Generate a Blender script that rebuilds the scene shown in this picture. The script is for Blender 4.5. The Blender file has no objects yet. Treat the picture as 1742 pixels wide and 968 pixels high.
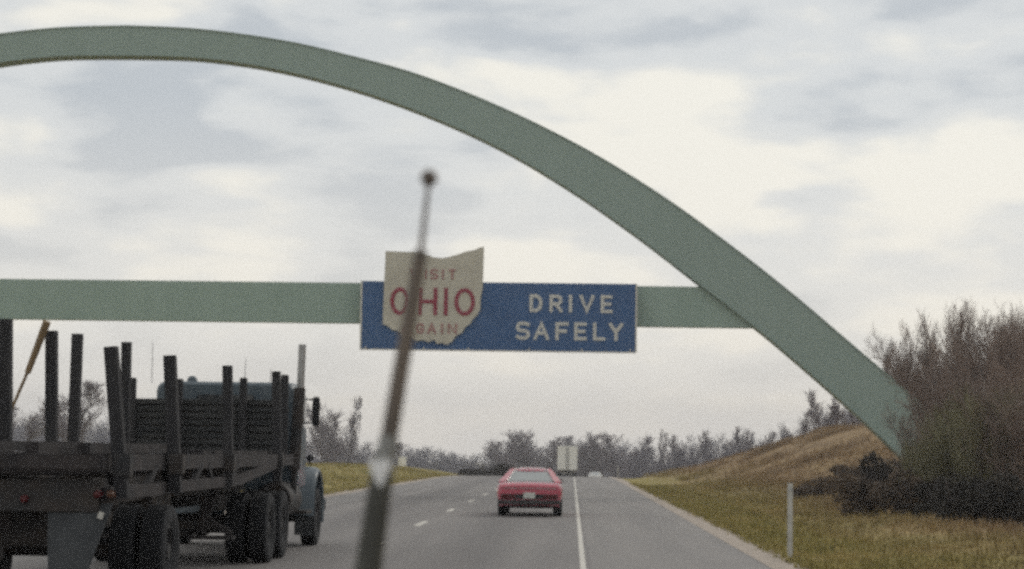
import bpy, bmesh, math, random
import numpy as np
from mathutils import Vector, Matrix, Euler

scene = bpy.context.scene
COL = scene.collection
R = math.radians

# ------------------------------------------------------------------ camera
PW, PH, FPX = 1742.0, 968.0, 3500.0
EYE = 1.64
cam_data = bpy.data.cameras.new("camera")
cam = bpy.data.objects.new("camera", cam_data)
COL.objects.link(cam)
cam_data.sensor_width = 36.0
cam_data.lens = 36.0 * FPX / PW
cam_data.clip_start = 0.05
cam_data.clip_end = 8000
CAM_M = Matrix.Rotation(R(1.735), 4, 'Z') @ Matrix.Rotation(R(90 + 4.71), 4, 'X') @ Matrix.Rotation(R(0.8), 4, 'Z')
cam.matrix_world = Matrix.Translation((0, 0, EYE)) @ CAM_M
cam_data.dof.use_dof = True
cam_data.dof.focus_distance = 5.2
cam_data.dof.aperture_fstop = 10.5
scene.camera = cam

# ------------------------------------------------------------------ sky
SUN_AZ, SUN_EL = 38.0, 34.0
world = bpy.data.worlds.new("World")
scene.world = world
world.use_nodes = True
wn, wl = world.node_tree.nodes, world.node_tree.links
wn.clear()
w_out = wn.new('ShaderNodeOutputWorld')
w_bg = wn.new('ShaderNodeBackground')
w_bg.inputs['Strength'].default_value = 0.1
w_sky = wn.new('ShaderNodeTexSky')
w_sky.sky_type = 'NISHITA'
w_sky.sun_disc = False
w_sky.sun_elevation = R(SUN_EL)
w_sky.sun_rotation = R(SUN_AZ)
w_tc = wn.new('ShaderNodeTexCoord')
w_map = wn.new('ShaderNodeMapping')
w_map.inputs['Scale'].default_value = (1.0, 1.0, 3.2)
w_map.inputs['Location'].default_value = (8.903, 18.258, 12.272)
wl.new(w_tc.outputs['Generated'], w_map.inputs['Vector'])
n1 = wn.new('ShaderNodeTexNoise')
n1.inputs['Scale'].default_value = 9.0
n1.inputs['Detail'].default_value = 6.0
n1.inputs['Roughness'].default_value = 0.48
n1.inputs['Distortion'].default_value = 0.15
wl.new(w_map.outputs['Vector'], n1.inputs['Vector'])
n2 = wn.new('ShaderNodeTexNoise')
n2.inputs['Scale'].default_value = 5.0
n2.inputs['Detail'].default_value = 3.0
wl.new(w_map.outputs['Vector'], n2.inputs['Vector'])
w_add = wn.new('ShaderNodeMath'); w_add.operation = 'MULTIPLY_ADD'
wl.new(n2.outputs['Fac'], w_add.inputs[0]); w_add.inputs[1].default_value = 0.55
wl.new(n1.outputs['Fac'], w_add.inputs[2])
w_ramp = wn.new('ShaderNodeValToRGB')
cr = w_ramp.color_ramp
cr.interpolation = 'EASE'
cr.elements[0].position = 0.64; cr.elements[0].color = (0.42, 0.448, 0.472, 1)
cr.elements[1].position = 0.90; cr.elements[1].color = (0.735, 0.712, 0.640, 1)
e = cr.elements.new(0.76); e.color = (0.555, 0.570, 0.570, 1)
wl.new(w_add.outputs[0], w_ramp.inputs['Fac'])
# the cloud sheet thins towards the horizon: paler, creamier band low down
w_sep = wn.new('ShaderNodeSeparateXYZ')
wl.new(w_tc.outputs['Generated'], w_sep.inputs[0])
w_mr = wn.new('ShaderNodeMapRange')
w_mr.inputs['From Min'].default_value = 0.0; w_mr.inputs['From Max'].default_value = 0.17
w_mr.inputs['To Min'].default_value = 0.75; w_mr.inputs['To Max'].default_value = 0.0
wl.new(w_sep.outputs['Z'], w_mr.inputs['Value'])
w_hm = wn.new('ShaderNodeMixRGB')
w_hm.inputs['Color2'].default_value = (0.775, 0.725, 0.650, 1)
wl.new(w_mr.outputs['Result'], w_hm.inputs['Fac'])
wl.new(w_ramp.outputs['Color'], w_hm.inputs['Color1'])
w_mul = wn.new('ShaderNodeMixRGB'); w_mul.blend_type = 'MULTIPLY'; w_mul.inputs['Fac'].default_value = 1.0
w_mul.inputs['Color2'].default_value = (10.0, 10.0, 10.0, 1)
wl.new(w_hm.outputs['Color'], w_mul.inputs['Color1'])
w_mix = wn.new('ShaderNodeMixRGB'); w_mix.inputs['Fac'].default_value = 0.95
wl.new(w_sky.outputs['Color'], w_mix.inputs['Color1'])
wl.new(w_mul.outputs['Color'], w_mix.inputs['Color2'])
wl.new(w_mix.outputs['Color'], w_bg.inputs['Color'])
wl.new(w_bg.outputs['Background'], w_out.inputs['Surface'])

sun_data = bpy.data.lights.new("sun", 'SUN')
sun = bpy.data.objects.new("sun", sun_data)
COL.objects.link(sun)
sun_data.energy = 0.6
sun_data.angle = R(25)
sun_data.color = (1.0, 0.95, 0.87)
sdir = Vector((math.sin(R(SUN_AZ)) * math.cos(R(SUN_EL)), math.cos(R(SUN_AZ)) * math.cos(R(SUN_EL)), math.sin(R(SUN_EL))))
sun.rotation_euler = sdir.to_track_quat('Z', 'Y').to_euler()
sun.location = (30, 40, 60)

vs = scene.view_settings
vs.view_transform = 'Standard'; vs.look = 'None'; vs.exposure = 0.36; vs.gamma = 1.0
vs.use_curve_mapping = False
scene.render.engine = 'CYCLES'
scene.cycles.max_bounces = 6
scene.cycles.use_denoising = False
scene.cycles.filter_width = 2.4
scene.cycles.use_adaptive_sampling = True
scene.cycles.adaptive_threshold = 0.06
scene.cycles.adaptive_min_samples = 40

# ------------------------------------------------------------------ helpers
def W(px, py, d):
    """point of the place that lies d metres ahead, seen at photo pixel px, py"""
    v = CAM_M.to_3x3() @ Vector(((px - PW / 2) / FPX, -(py - PH / 2) / FPX, -1.0))
    return Vector((0, 0, EYE)) + v * (d / v.y)

def tag(o, label=None, cat=None, group=None, kind=None):
    if label: o['label'] = label
    if cat: o['category'] = cat
    if group: o['group'] = group
    if kind: o['kind'] = kind
    return o

def thing(name, loc, label, cat, group=None, rz=0.0):
    o = bpy.data.objects.new(name, None)
    o.empty_display_size = 0.3
    o.location = loc
    o.rotation_euler = (0, 0, rz)
    COL.objects.link(o)
    return tag(o, label, cat, group)

class MB:
    def __init__(self):
        self.v, self.f, self.m = [], [], []
    def add(self, vs_, fs, mi=0):
        b = len(self.v)
        self.v += [tuple(p) for p in vs_]
        self.f += [tuple(b + i for i in f) for f in fs]
        self.m += [mi] * len(fs)
        return self
    def box(self, c, s, rot=None, mi=0, bev=0.0):
        hx, hy, hz = s[0] / 2, s[1] / 2, s[2] / 2
        if bev > 0:
            bm = bmesh.new()
            bmesh.ops.create_cube(bm, size=1.0)
            for q in bm.verts: q.co = Vector((q.co.x * s[0], q.co.y * s[1], q.co.z * s[2]))
            bmesh.ops.bevel(bm, geom=bm.edges[:], offset=min(bev, min(s) * 0.45), segments=2, affect='EDGES')
            bm.verts.index_update()
            P = [q.co.copy() for q in bm.verts]; F = [[q.index for q in f.verts] for f in bm.faces]
            bm.free()
        else:
            P = [Vector((x, y, z)) for x in (-hx, hx) for y in (-hy, hy) for z in (-hz, hz)]
            F = [(0, 1, 3, 2), (4, 6, 7, 5), (0, 4, 5, 1), (2, 3, 7, 6), (0, 2, 6, 4), (1, 5, 7, 3)]
        if rot is not None:
            m = Euler(rot).to_matrix(); P = [m @ p for p in P]
        c = Vector(c)
        return self.add([p + c for p in P], F, mi)
    def beam(self, p0, p1, w, h, w1=None, h1=None, up=(0, 0, 1), mi=0):
        p0, p1 = Vector(p0), Vector(p1); d = (p1 - p0).normalized()
        u = Vector(up)
        if abs(d.dot(u)) > 0.95: u = Vector((0, 1, 0))
        s = d.cross(u).normalized(); t = s.cross(d).normalized()
        w1 = w if w1 is None else w1; h1 = h if h1 is None else h1
        P = [p0 + s * a * w / 2 + t * b * h / 2 for a, b in ((-1, -1), (1, -1), (1, 1), (-1, 1))]
        P += [p1 + s * a * w1 / 2 + t * b * h1 / 2 for a, b in ((-1, -1), (1, -1), (1, 1), (-1, 1))]
        return self.add(P, [(3, 2, 1, 0), (4, 5, 6, 7), (0, 1, 5, 4), (1, 2, 6, 5), (2, 3, 7, 6), (3, 0, 4, 7)], mi)
    def tube(self, p0, p1, r0, r1=None, n=12, mi=0, cap=True):
        p0, p1 = Vector(p0), Vector(p1); r1 = r0 if r1 is None else r1
        d = (p1 - p0).normalized()
        u = Vector((0, 0, 1)) if abs(d.z) < 0.9 else Vector((0, 1, 0))
        s = d.cross(u).normalized(); t = d.cross(s).normalized()
        P = []
        for p, r in ((p0, r0), (p1, r1)):
            for i in range(n):
                a = 2 * math.pi * i / n
                P.append(p + s * math.cos(a) * r + t * math.sin(a) * r)
        F = [(i, n + i, n + (i + 1) % n, (i + 1) % n) for i in range(n)]
        if cap: F += [tuple(range(n)), tuple(range(2 * n - 1, n - 1, -1))]
        return self.add(P, F, mi)
    def path(self, pts, r, n=10, mi=0):
        for a, b in zip(pts[:-1], pts[1:]): self.tube(a, b, r, r, n, mi)
        return self
    def lathe(self, prof, c, axis='x', n=28, mi=0):
        """prof: list of (axial, radius); closed ends when radius is 0"""
        c = Vector(c); P = []
        for a, r in prof:
            for i in range(n):
                t = 2 * math.pi * i / n
                q = (a, r * math.cos(t), r * math.sin(t))
                if axis == 'y': q = (q[1], q[0], q[2])
                if axis == 'z': q = (q[1], q[2], q[0])
                P.append(c + Vector(q))
        F = []
        for k in range(len(prof) - 1):
            for i in range(n):
                j = (i + 1) % n
                F.append((k * n + i, (k + 1) * n + i, (k + 1) * n + j, k * n + j))
        return self.add(P, F, mi)
    def prism(self, poly, depth, mi=0):
        """poly: list of points in an xz plane; extruded along +y by depth"""
        n = len(poly)
        P = [Vector(p) for p in poly] + [Vector(p) + Vector((0, depth, 0)) for p in poly]
        F = [tuple(range(n)), tuple(range(2 * n - 1, n - 1, -1))]
        F += [(i, n + i, n + (i + 1) % n, (i + 1) % n) for i in range(n)]
        return self.add(P, F, mi)
    def loft(self, secs, mi=0, cap=True):
        n = len(secs[0]); P = [p for s in secs for p in s]; F = []
        for k in range(len(secs) - 1):
            for i in range(n):
                j = (i + 1) % n
                F.append((k * n + i, k * n + j, (k + 1) * n + j, (k + 1) * n + i))
        if cap: F += [tuple(range(n - 1, -1, -1)), tuple((len(secs) - 1) * n + i for i in range(n))]
        return self.add(P, F, mi)
    def mesh(self, name, mats, off=(0, 0, 0), smooth=None):
        me = bpy.data.meshes.new(name)
        o = Vector(off)
        me.from_pydata([tuple(Vector(p) - o) for p in self.v], [], self.f)
        for m in (mats if isinstance(mats, (list, tuple)) else [mats]): me.materials.append(m)
        if any(self.m): me.polygons.foreach_set('material_index', self.m)
        bm = bmesh.new(); bm.from_mesh(me)
        bmesh.ops.recalc_face_normals(bm, faces=bm.faces[:])
        bm.to_mesh(me); bm.free()
        if smooth:
            me.polygons.foreach_set('use_smooth', [True] * len(me.polygons))
            me.set_sharp_from_angle(angle=R(smooth))
        me.update()
        return me
    def build(self, name, mats, parent=None, smooth=None, off=None):
        """vertices are in the coordinates of the place (parent unrotated) unless off is given"""
        if off is None:
            off = (0, 0, 0)
            q = parent
            while q is not None:
                off = Vector(off) + q.location; q = q.parent
        ob = bpy.data.objects.new(name, self.mesh(name, mats, off, smooth))
        COL.objects.link(ob)
        ob.parent = parent
        return ob

def link_copy(ob, parent, loc=None, rot=None):
    c = ob.copy(); COL.objects.link(c); c.parent = parent
    if loc is not None: c.location = loc
    if rot is not None: c.rotation_euler = rot
    return c

def np_mesh(name, V, Q, mats, mi=None, smooth=False):
    """V (n,3), Q (m,k) faces with k corners, all alike"""
    me = bpy.data.meshes.new(name)
    m, k = Q.shape
    me.vertices.add(len(V)); me.vertices.foreach_set('co', np.ascontiguousarray(V, dtype=np.float32).ravel())
    me.loops.add(m * k); me.loops.foreach_set('vertex_index', np.ascontiguousarray(Q, dtype=np.int32).ravel())
    me.polygons.add(m)
    me.polygons.foreach_set('loop_start', np.arange(0, m * k, k, dtype=np.int32))
    me.polygons.foreach_set('loop_total', np.full(m, k, dtype=np.int32))
    for q in mats: me.materials.append(q)
    if mi is not None: me.polygons.foreach_set('material_index', np.asarray(mi, dtype=np.int32))
    if smooth: me.polygons.foreach_set('use_smooth', np.ones(m, dtype=bool))
    me.update(calc_edges=True)
    return me

# ------------------------------------------------------------------ materials
def M(name, col, rough=0.75, metal=0.0, col2=None, var=0.25, scale=3.0, detail=4.0, bump=0.0, bscale=30.0,
      spec=0.3, stretch=(1, 1, 1), coat=0.0, trans=0.0):
    m = bpy.data.materials.new(name); m.use_nodes = True
    nt = m.node_tree; b = nt.nodes['Principled BSDF']
    b.inputs['Roughness'].default_value = rough
    b.inputs['Metallic'].default_value = metal
    b.inputs['Specular IOR Level'].default_value = spec
    b.inputs['Coat Weight'].default_value = coat
    if trans: b.inputs['Transmission Weight'].default_value = trans
    tc = nt.nodes.new('ShaderNodeTexCoord'); mp = nt.nodes.new('ShaderNodeMapping')
    mp.inputs['Scale'].default_value = stretch
    nt.links.new(tc.outputs['Object'], mp.inputs['Vector'])
    n = nt.nodes.new('ShaderNodeTexNoise'); n.inputs['Scale'].default_value = scale; n.inputs['Detail'].default_value = detail
    nt.links.new(mp.outputs['Vector'], n.inputs['Vector'])
    rp = nt.nodes.new('ShaderNodeValToRGB')
    c2 = col2 if col2 else tuple(c * (1 - var) for c in col)
    rp.color_ramp.elements[0].position = 0.35; rp.color_ramp.elements[0].color = (*c2, 1)
    rp.color_ramp.elements[1].position = 0.68; rp.color_ramp.elements[1].color = (*col, 1)
    nt.links.new(n.outputs['Fac'], rp.inputs['Fac'])
    nt.links.new(rp.outputs['Color'], b.inputs['Base Color'])
    if bump:
        nb = nt.nodes.new('ShaderNodeTexNoise'); nb.inputs['Scale'].default_value = bscale; nb.inputs['Detail'].default_value = 5
        nt.links.new(tc.outputs['Object'], nb.inputs['Vector'])
        bp = nt.nodes.new('ShaderNodeBump'); bp.inputs['Strength'].default_value = bump; bp.inputs['Distance'].default_value = 0.03
        nt.links.new(nb.outputs['Fac'], bp.inputs['Height']); nt.links.new(bp.outputs['Normal'], b.inputs['Normal'])
    return m

m_arch = M('green_paint', (0.262, 0.335, 0.305), 0.55, col2=(0.245, 0.315, 0.285), scale=1.1, detail=7, stretch=(1, 1, 0.3))
m_beam = M('green_beam_paint', (0.28, 0.365, 0.322), 0.55, col2=(0.258, 0.34, 0.298), scale=1.2, detail=7, stretch=(1, 1, 0.25))
m_blue = M('blue_enamel', (0.052, 0.115, 0.25), 0.5, col2=(0.045, 0.098, 0.215), scale=1.6, detail=7)
m_cream = M('cream_enamel', (0.50, 0.475, 0.40), 0.5, col2=(0.44, 0.415, 0.35), scale=1.5)
m_trim = M('sign_trim', (0.62, 0.60, 0.54), 0.5, var=0.1)
m_red_l = M('red_letter_paint', (0.275, 0.045, 0.072), 0.5, var=0.15, scale=5)
m_red_s = M('faded_red_letter_paint', (0.36, 0.15, 0.15), 0.5, var=0.15, scale=5)
m_white_l = M('cream_letter_paint', (0.64, 0.63, 0.58), 0.5, var=0.12, scale=5)
m_button = M('reflector_button', (0.36, 0.37, 0.37), 0.25, var=0.1)
m_conc = M('concrete', (0.36, 0.33, 0.29), 0.9, var=0.2, scale=2, bump=0.2)
m_line = M('road_paint_white', (0.66, 0.63, 0.57), 0.7, col2=(0.48, 0.45, 0.41), scale=5)
m_gravel = M('edge_gravel', (0.47, 0.40, 0.34), 0.95, col2=(0.31, 0.265, 0.225), scale=5, detail=8, bump=0.8, bscale=25)
m_wood_dk = M('weathered_timber', (0.036, 0.035, 0.037), 0.9, col2=(0.021, 0.021, 0.024), scale=4, stretch=(1, 1, 0.3), bump=0.3, bscale=25)
m_slat = M('grey_board', (0.046, 0.047, 0.047), 0.9, col2=(0.028, 0.030, 0.032), scale=5, stretch=(0.25, 1, 2), bump=0.3, bscale=20)
m_plank = M('brown_deck_plank', (0.042, 0.036, 0.036), 0.9, col2=(0.025, 0.023, 0.025), scale=3, bump=0.3)
m_steel_dk = M('grimy_steel', (0.026, 0.027, 0.030), 0.7, metal=0.1, col2=(0.044, 0.036, 0.032), scale=3, detail=6)
m_rubber = M('tyre_rubber', (0.016, 0.017, 0.020), 0.9, var=0.3, scale=6)
m_rim = M('dusty_rim', (0.045, 0.045, 0.048), 0.55, metal=0.4, var=0.3, scale=6)
m_cab = M('blue_grey_cab_paint', (0.075, 0.10, 0.12), 0.45, col2=(0.055, 0.075, 0.092), scale=2, coat=0.2)
m_glass = M('dark_glass', (0.02, 0.025, 0.03), 0.08, var=0.1, spec=0.6)
m_chrome = M('dull_chrome', (0.30, 0.30, 0.30), 0.28, metal=0.9, var=0.2, scale=8)
m_bumper = M('dull_bumper', (0.06, 0.058, 0.06), 0.4, metal=0.6, var=0.3, scale=6)
m_flap = M('mud_flap_rubber', (0.042, 0.046, 0.050), 0.6, col2=(0.026, 0.029, 0.033), scale=4)
m_lampred = M('red_lens', (0.075, 0.010, 0.012), 0.25, var=0.2, scale=6)
m_lampamb = M('amber_lens', (0.07, 0.028, 0.014), 0.25, var=0.2, scale=6)
m_ochre = M('ochre_pole_paint', (0.24, 0.165, 0.085), 0.7, col2=(0.17, 0.12, 0.07), scale=4)
m_carred = M('red_car_paint', (0.46, 0.085, 0.125), 0.34, col2=(0.42, 0.075, 0.11), scale=1.5, coat=1.0)
m_carwhite = M('pale_car_paint', (0.78, 0.76, 0.72), 0.35, var=0.08, coat=0.4)
m_boxwhite = M('white_truck_panel', (0.82, 0.80, 0.73), 0.5, col2=(0.74, 0.72, 0.65), scale=0.8)
m_carglass = M('sky_tinted_car_glass', (0.22, 0.245, 0.26), 0.06, var=0.1, spec=0.8)  # pale base colour stands in for sky reflected in the panes
m_black = M('black_trim', (0.018, 0.018, 0.02), 0.6, var=0.2)
m_plate = M('number_plate_white', (0.52, 0.52, 0.49), 0.5, var=0.08)
m_post = M('white_post_paint', (0.50, 0.49, 0.46), 0.6, col2=(0.38, 0.37, 0.34), scale=4)
m_brass = M('antenna_tarnished', (0.165, 0.135, 0.112), 0.45, metal=0.3, col2=(0.11, 0.092, 0.08), scale=60, stretch=(1, 1, 0.4))
m_ant_dk = M('antenna_sleeve', (0.085, 0.085, 0.075), 0.45, metal=0.3, col2=(0.055, 0.055, 0.05), scale=50)
m_ant_grey = M('antenna_collar', (0.26, 0.26, 0.25), 0.4, metal=0.3, var=0.2, scale=60)
m_ant_white = M('antenna_wedge_white', (0.78, 0.78, 0.78), 0.4, var=0.05, scale=60)
m_bark = M('grey_bark', (0.105, 0.088, 0.082), 0.95, col2=(0.07, 0.06, 0.058), scale=1.2)
m_twig = M('grey_violet_twig', (0.225, 0.190, 0.198), 0.95, col2=(0.155, 0.135, 0.148), scale=0.5)
m_twig_br = M('brown_twig', (0.30, 0.23, 0.195), 0.95, col2=(0.18, 0.142, 0.125), scale=0.9)
m_twig_gr = M('olive_twig', (0.27, 0.255, 0.155), 0.95, col2=(0.16, 0.15, 0.095), scale=0.9)
m_shrub = M('dark_evergreen_leaf', (0.060, 0.053, 0.044), 0.9, col2=(0.028, 0.026, 0.023), scale=1.5)
m_shrub_br = M('dark_brown_leaf', (0.175, 0.130, 0.092), 0.9, col2=(0.085, 0.066, 0.052), scale=1.5)
m_far = M('haze_tinted_far_twig', (0.190, 0.180, 0.208), 0.95, col2=(0.135, 0.130, 0.155), scale=0.04)  # blue-violet of distant haze is put into the twig colour

def ground_material():
    m = bpy.data.materials.new('autumn_grass'); m.use_nodes = True
    nt = m.node_tree; L = nt.links; N = nt.nodes; b = N['Principled BSDF']
    b.inputs['Roughness'].default_value = 1.0; b.inputs['Specular IOR Level'].default_value = 0.05
    tc = N.new('ShaderNodeTexCoord')
    def noise(scale, detail, rough=0.55):
        n = N.new('ShaderNodeTexNoise'); n.inputs['Scale'].default_value = scale; n.inputs['Detail'].default_value = detail
        n.inputs['Roughness'].default_value = rough
        L.new(tc.outputs['Object'], n.inputs['Vector']); return n.outputs['Fac']
    def ramp(fac, stops):
        r = N.new('ShaderNodeValToRGB')
        r.color_ramp.elements[0].position, r.color_ramp.elements[0].color = stops[0][0], (*stops[0][1], 1)
        r.color_ramp.elements[1].position, r.color_ramp.elements[1].color = stops[-1][0], (*stops[-1][1], 1)
        for p, c in stops[1:-1]:
            q = r.color_ramp.elements.new(p); q.color = (*c, 1)
        L.new(fac, r.inputs['Fac']); return r.outputs['Color']
    dry = ramp(noise(0.30, 8, 0.65), [(0.34, (0.175, 0.125, 0.080)), (0.5, (0.30, 0.212, 0.128)), (0.68, (0.38, 0.28, 0.160))])
    grn = ramp(noise(0.55, 6), [(0.30, (0.170, 0.162, 0.060)), (0.50, (0.300, 0.255, 0.100)), (0.70, (0.44, 0.34, 0.160))])
    sp = N.new('ShaderNodeSeparateXYZ'); L.new(tc.outputs['Object'], sp.inputs[0])
    mr = N.new('ShaderNodeMapRange'); mr.inputs['From Min'].default_value = 5.0; mr.inputs['From Max'].default_value = 10.5
    mr.inputs['To Min'].default_value = 0.0; mr.inputs['To Max'].default_value = 1.0
    ad = N.new('ShaderNodeMath'); ad.operation = 'MULTIPLY_ADD'
    L.new(noise(0.18, 4), ad.inputs[0]); ad.inputs[1].default_value = 8.0; L.new(sp.outputs['X'], ad.inputs[2])
    su = N.new('ShaderNodeMath'); su.operation = 'SUBTRACT'; L.new(ad.outputs[0], su.inputs[0]); su.inputs[1].default_value = 4.0
    L.new(su.outputs[0], mr.inputs['Value'])
    mx = N.new('ShaderNodeMixRGB'); L.new(mr.outputs['Result'], mx.inputs['Fac']); L.new(grn, mx.inputs['Color1']); L.new(dry, mx.inputs['Color2'])
    fine = N.new('ShaderNodeMixRGB'); fine.blend_type = 'MULTIPLY'; fine.inputs['Fac'].default_value = 0.8
    L.new(mx.outputs['Color'], fine.inputs['Color1'])
    L.new(ramp(noise(3.0, 10, 0.7), [(0.3, (0.62, 0.62, 0.62)), (0.7, (1.3, 1.28, 1.22))]), fine.inputs['Color2'])
    L.new(fine.outputs['Color'], b.inputs['Base Color'])
    bp = N.new('ShaderNodeBump'); bp.inputs['Strength'].default_value = 0.7; bp.inputs['Distance'].default_value = 0.12
    L.new(noise(4.0, 8, 0.7), bp.inputs['Height']); L.new(bp.outputs['Normal'], b.inputs['Normal'])
    return m
m_ground = ground_material()

def road_material(name, base, dark):
    m = bpy.data.materials.new(name); m.use_nodes = True
    nt = m.node_tree; L = nt.links; N = nt.nodes; b = N['Principled BSDF']
    b.inputs['Roughness'].default_value = 0.78; b.inputs['Specular IOR Level'].default_value = 0.28
    tc = N.new('ShaderNodeTexCoord')
    mp = N.new('ShaderNodeMapping'); mp.inputs['Scale'].default_value = (1.0, 0.05, 1.0); L.new(tc.outputs['Object'], mp.inputs['Vector'])
    n = N.new('ShaderNodeTexNoise'); n.inputs['Scale'].default_value = 1.3; n.inputs['Detail'].default_value = 5; L.new(mp.outputs['Vector'], n.inputs['Vector'])
    n2 = N.new('ShaderNodeTexNoise'); n2.inputs['Scale'].default_value = 14; n2.inputs['Detail'].default_value = 8; n2.inputs['Roughness'].default_value = 0.75; L.new(tc.outputs['Object'], n2.inputs['Vector'])
    r = N.new('ShaderNodeValToRGB'); r.color_ramp.elements[0].position = 0.33; r.color_ramp.elements[0].color = (*dark, 1)
    r.color_ramp.elements[1].position = 0.66; r.color_ramp.elements[1].color = (*base, 1); L.new(n.outputs['Fac'], r.inputs['Fac'])
    r2 = N.new('ShaderNodeValToRGB'); r2.color_ramp.elements[0].position = 0.3; r2.color_ramp.elements[0].color = (0.72, 0.72, 0.72, 1)
    r2.color_ramp.elements[1].position = 0.7; r2.color_ramp.elements[1].color = (1.22, 1.22, 1.22, 1); L.new(n2.outputs['Fac'], r2.inputs['Fac'])
    mx = N.new('ShaderNodeMixRGB'); mx.blend_type = 'MULTIPLY'; mx.inputs['Fac'].default_value = 1.0
    L.new(r.outputs['Color'], mx.inputs['Color1']); L.new(r2.outputs['Color'], mx.inputs['Color2'])
    # oil-darkened strip along the middle of each lane
    sx = N.new('ShaderNodeSeparateXYZ'); L.new(tc.outputs['Object'], sx.inputs[0])
    wv = N.new('ShaderNodeMath'); wv.operation = 'MULTIPLY_ADD'; L.new(sx.outputs['X'], wv.inputs[0]); wv.inputs[1].default_value = 2 * math.pi / 3.66; wv.inputs[2].default_value = 2 * math.pi * 1.65 / 3.66
    cs = N.new('ShaderNodeMath'); cs.operation = 'COSINE'; L.new(wv.outputs[0], cs.inputs[0])
    mr = N.new('ShaderNodeMapRange'); L.new(cs.outputs[0], mr.inputs['Value']); mr.inputs['From Min'].default_value = 0.1; mr.inputs['From Max'].default_value = 1.0
    mr.inputs['To Min'].default_value = 0.0; mr.inputs['To Max'].default_value = 0.9 if name == 'worn_asphalt' else 0.0
    no = N.new('ShaderNodeMath'); no.operation = 'MULTIPLY'; L.new(mr.outputs['Result'], no.inputs[0]); L.new(n.outputs['Fac'], no.inputs[1])
    oil = N.new('ShaderNodeMixRGB'); oil.blend_type = 'MULTIPLY'; L.new(no.outputs[0], oil.inputs['Fac']); L.new(mx.outputs['Color'], oil.inputs['Color1']); oil.inputs['Color2'].default_value = (0.55, 0.55, 0.57, 1)
    L.new(oil.outputs['Color'], b.inputs['Base Color'])
    bp = N.new('ShaderNodeBump'); bp.inputs['Strength'].default_value = 0.35; bp.inputs['Distance'].default_value = 0.01
    L.new(n2.outputs['Fac'], bp.inputs['Height']); L.new(bp.outputs['Normal'], b.inputs['Normal'])
    return m
m_road = road_material('worn_asphalt', (0.225, 0.208, 0.200), (0.172, 0.160, 0.157))
m_shoulder = road_material('shoulder_asphalt', (0.245, 0.228, 0.218), (0.205, 0.192, 0.186))

# ------------------------------------------------------------------ terrain
def sstep(a, b, t):
    t = min(1.0, max(0.0, (t - a) / (b - a))); return t * t * (3 - 2 * t)

def prof(y):
    if y < 130: return 0.0
    if y < 330: return -1.0e-4 * (y - 130) ** 2
    if y < 520: return -4.0 - 0.04 * (y - 330)
    return -11.6 - 1.4 * sstep(520, 640, y)

def curve(y):
    if y < 150: return 0.0
    if y < 420: return 1.0e-6 * (y - 150) ** 3
    return 19.7 + 0.2187 * (y - 420)

XL, XR = -8.85, 3.10          # paved edges
def gz(x, y):
    """ground height; x measured from the road's own curve"""
    z = prof(y)
    if x > XR:
        h = 0.35 + 3.9 * sstep(60, 135, y) - 2.7 * sstep(150, 280, y)
        x0 = 5.0
        z += -0.10 * sstep(XR, XR + 1.2, x) + h * sstep(x0, 23.0, x) + 0.5 * sstep(14, 40, x)
        z += 0.10 * math.sin(x * 0.9 + y * 0.13) * sstep(5, 9, x) + 0.08 * math.sin(y * 0.31 + x * 0.4) * sstep(5, 9, x)
        z += 9.0 * sstep(60, 240, x) * sstep(150, 420, y)
    elif x < XL:
        u = -x
        hump = 0.85 * sstep(70, 150, y) * sstep(9.5, 17, u) * (1 - 0.55 * sstep(19, 27, u))
        z += -0.12 * sstep(-XL, -XL + 1.5, u) + hump + 0.06 * math.sin(u * 0.7 + y * 0.11) * sstep(9.5, 12, u) * (1 - sstep(22, 25, u))
        z += 1.6 * sstep(42, 60, u) + 5.0 * sstep(70, 240, u) * sstep(120, 420, y)
    else:
        z -= 0.06
    return z

ys = list(np.arange(-40, 130, 5.0)) + list(np.arange(130, 420, 8.0)) + list(np.arange(420, 700, 20.0)) + [740, 800, 900, 1050, 1300, 1600]
xs = [-900, -650, -420, -300, -220, -160, -120, -90, -75, -64, -56, -50, -46, -43, -40.2, -39.9, -35, -30, -26.1, -25.8, -23, -20, -18, -16, -14, -12.5, -11, -10, -9.3, XL, XL + 0.05,
      -6, -3, 0, XR - 0.05, XR, 3.4, 3.8, 4.4, 5, 5.7, 6.5, 7.4, 8.4, 9.5, 10.7, 12, 13.5, 15, 17, 19, 21, 23.5, 26, 30, 35, 42, 52, 66, 85, 110, 150, 210, 300, 420, 650, 900]
V = np.array([(x + curve(y), y, gz(x, y)) for y in ys for x in xs])
nx = len(xs)
Q = np.array([(j * nx + i, j * nx + i + 1, (j + 1) * nx + i + 1, (j + 1) * nx + i) for j in range(len(ys) - 1) for i in range(nx - 1)])
ground = bpy.data.objects.new('ground', np_mesh('ground', V, Q, [m_ground], smooth=True))
COL.objects.link(ground); tag(ground, kind='structure')

def strip(name, x0, x1, dz, mat, y0=-40, y1=520, z_extra=None, kind='structure', nseg=1):
    yy = [y0] + [y for y in ys if y0 < y < y1] + [y1]
    xx = [x0 + (x1 - x0) * i / nseg for i in range(nseg + 1)]
    V = np.array([(x + curve(y), y, prof_lin(y) + dz) for y in yy for x in xx]); k = nseg + 1
    Q = np.array([(j * k + i, j * k + i + 1, (j + 1) * k + i + 1, (j + 1) * k + i) for j in range(len(yy) - 1) for i in range(nseg)])
    o = bpy.data.objects.new(name, np_mesh(name, V, Q, [mat])); COL.objects.link(o)
    if kind: tag(o, kind=kind)
    return o
def prof_lin(y):
    return float(np.interp(y, ys, [prof(t) for t in ys]))

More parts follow.
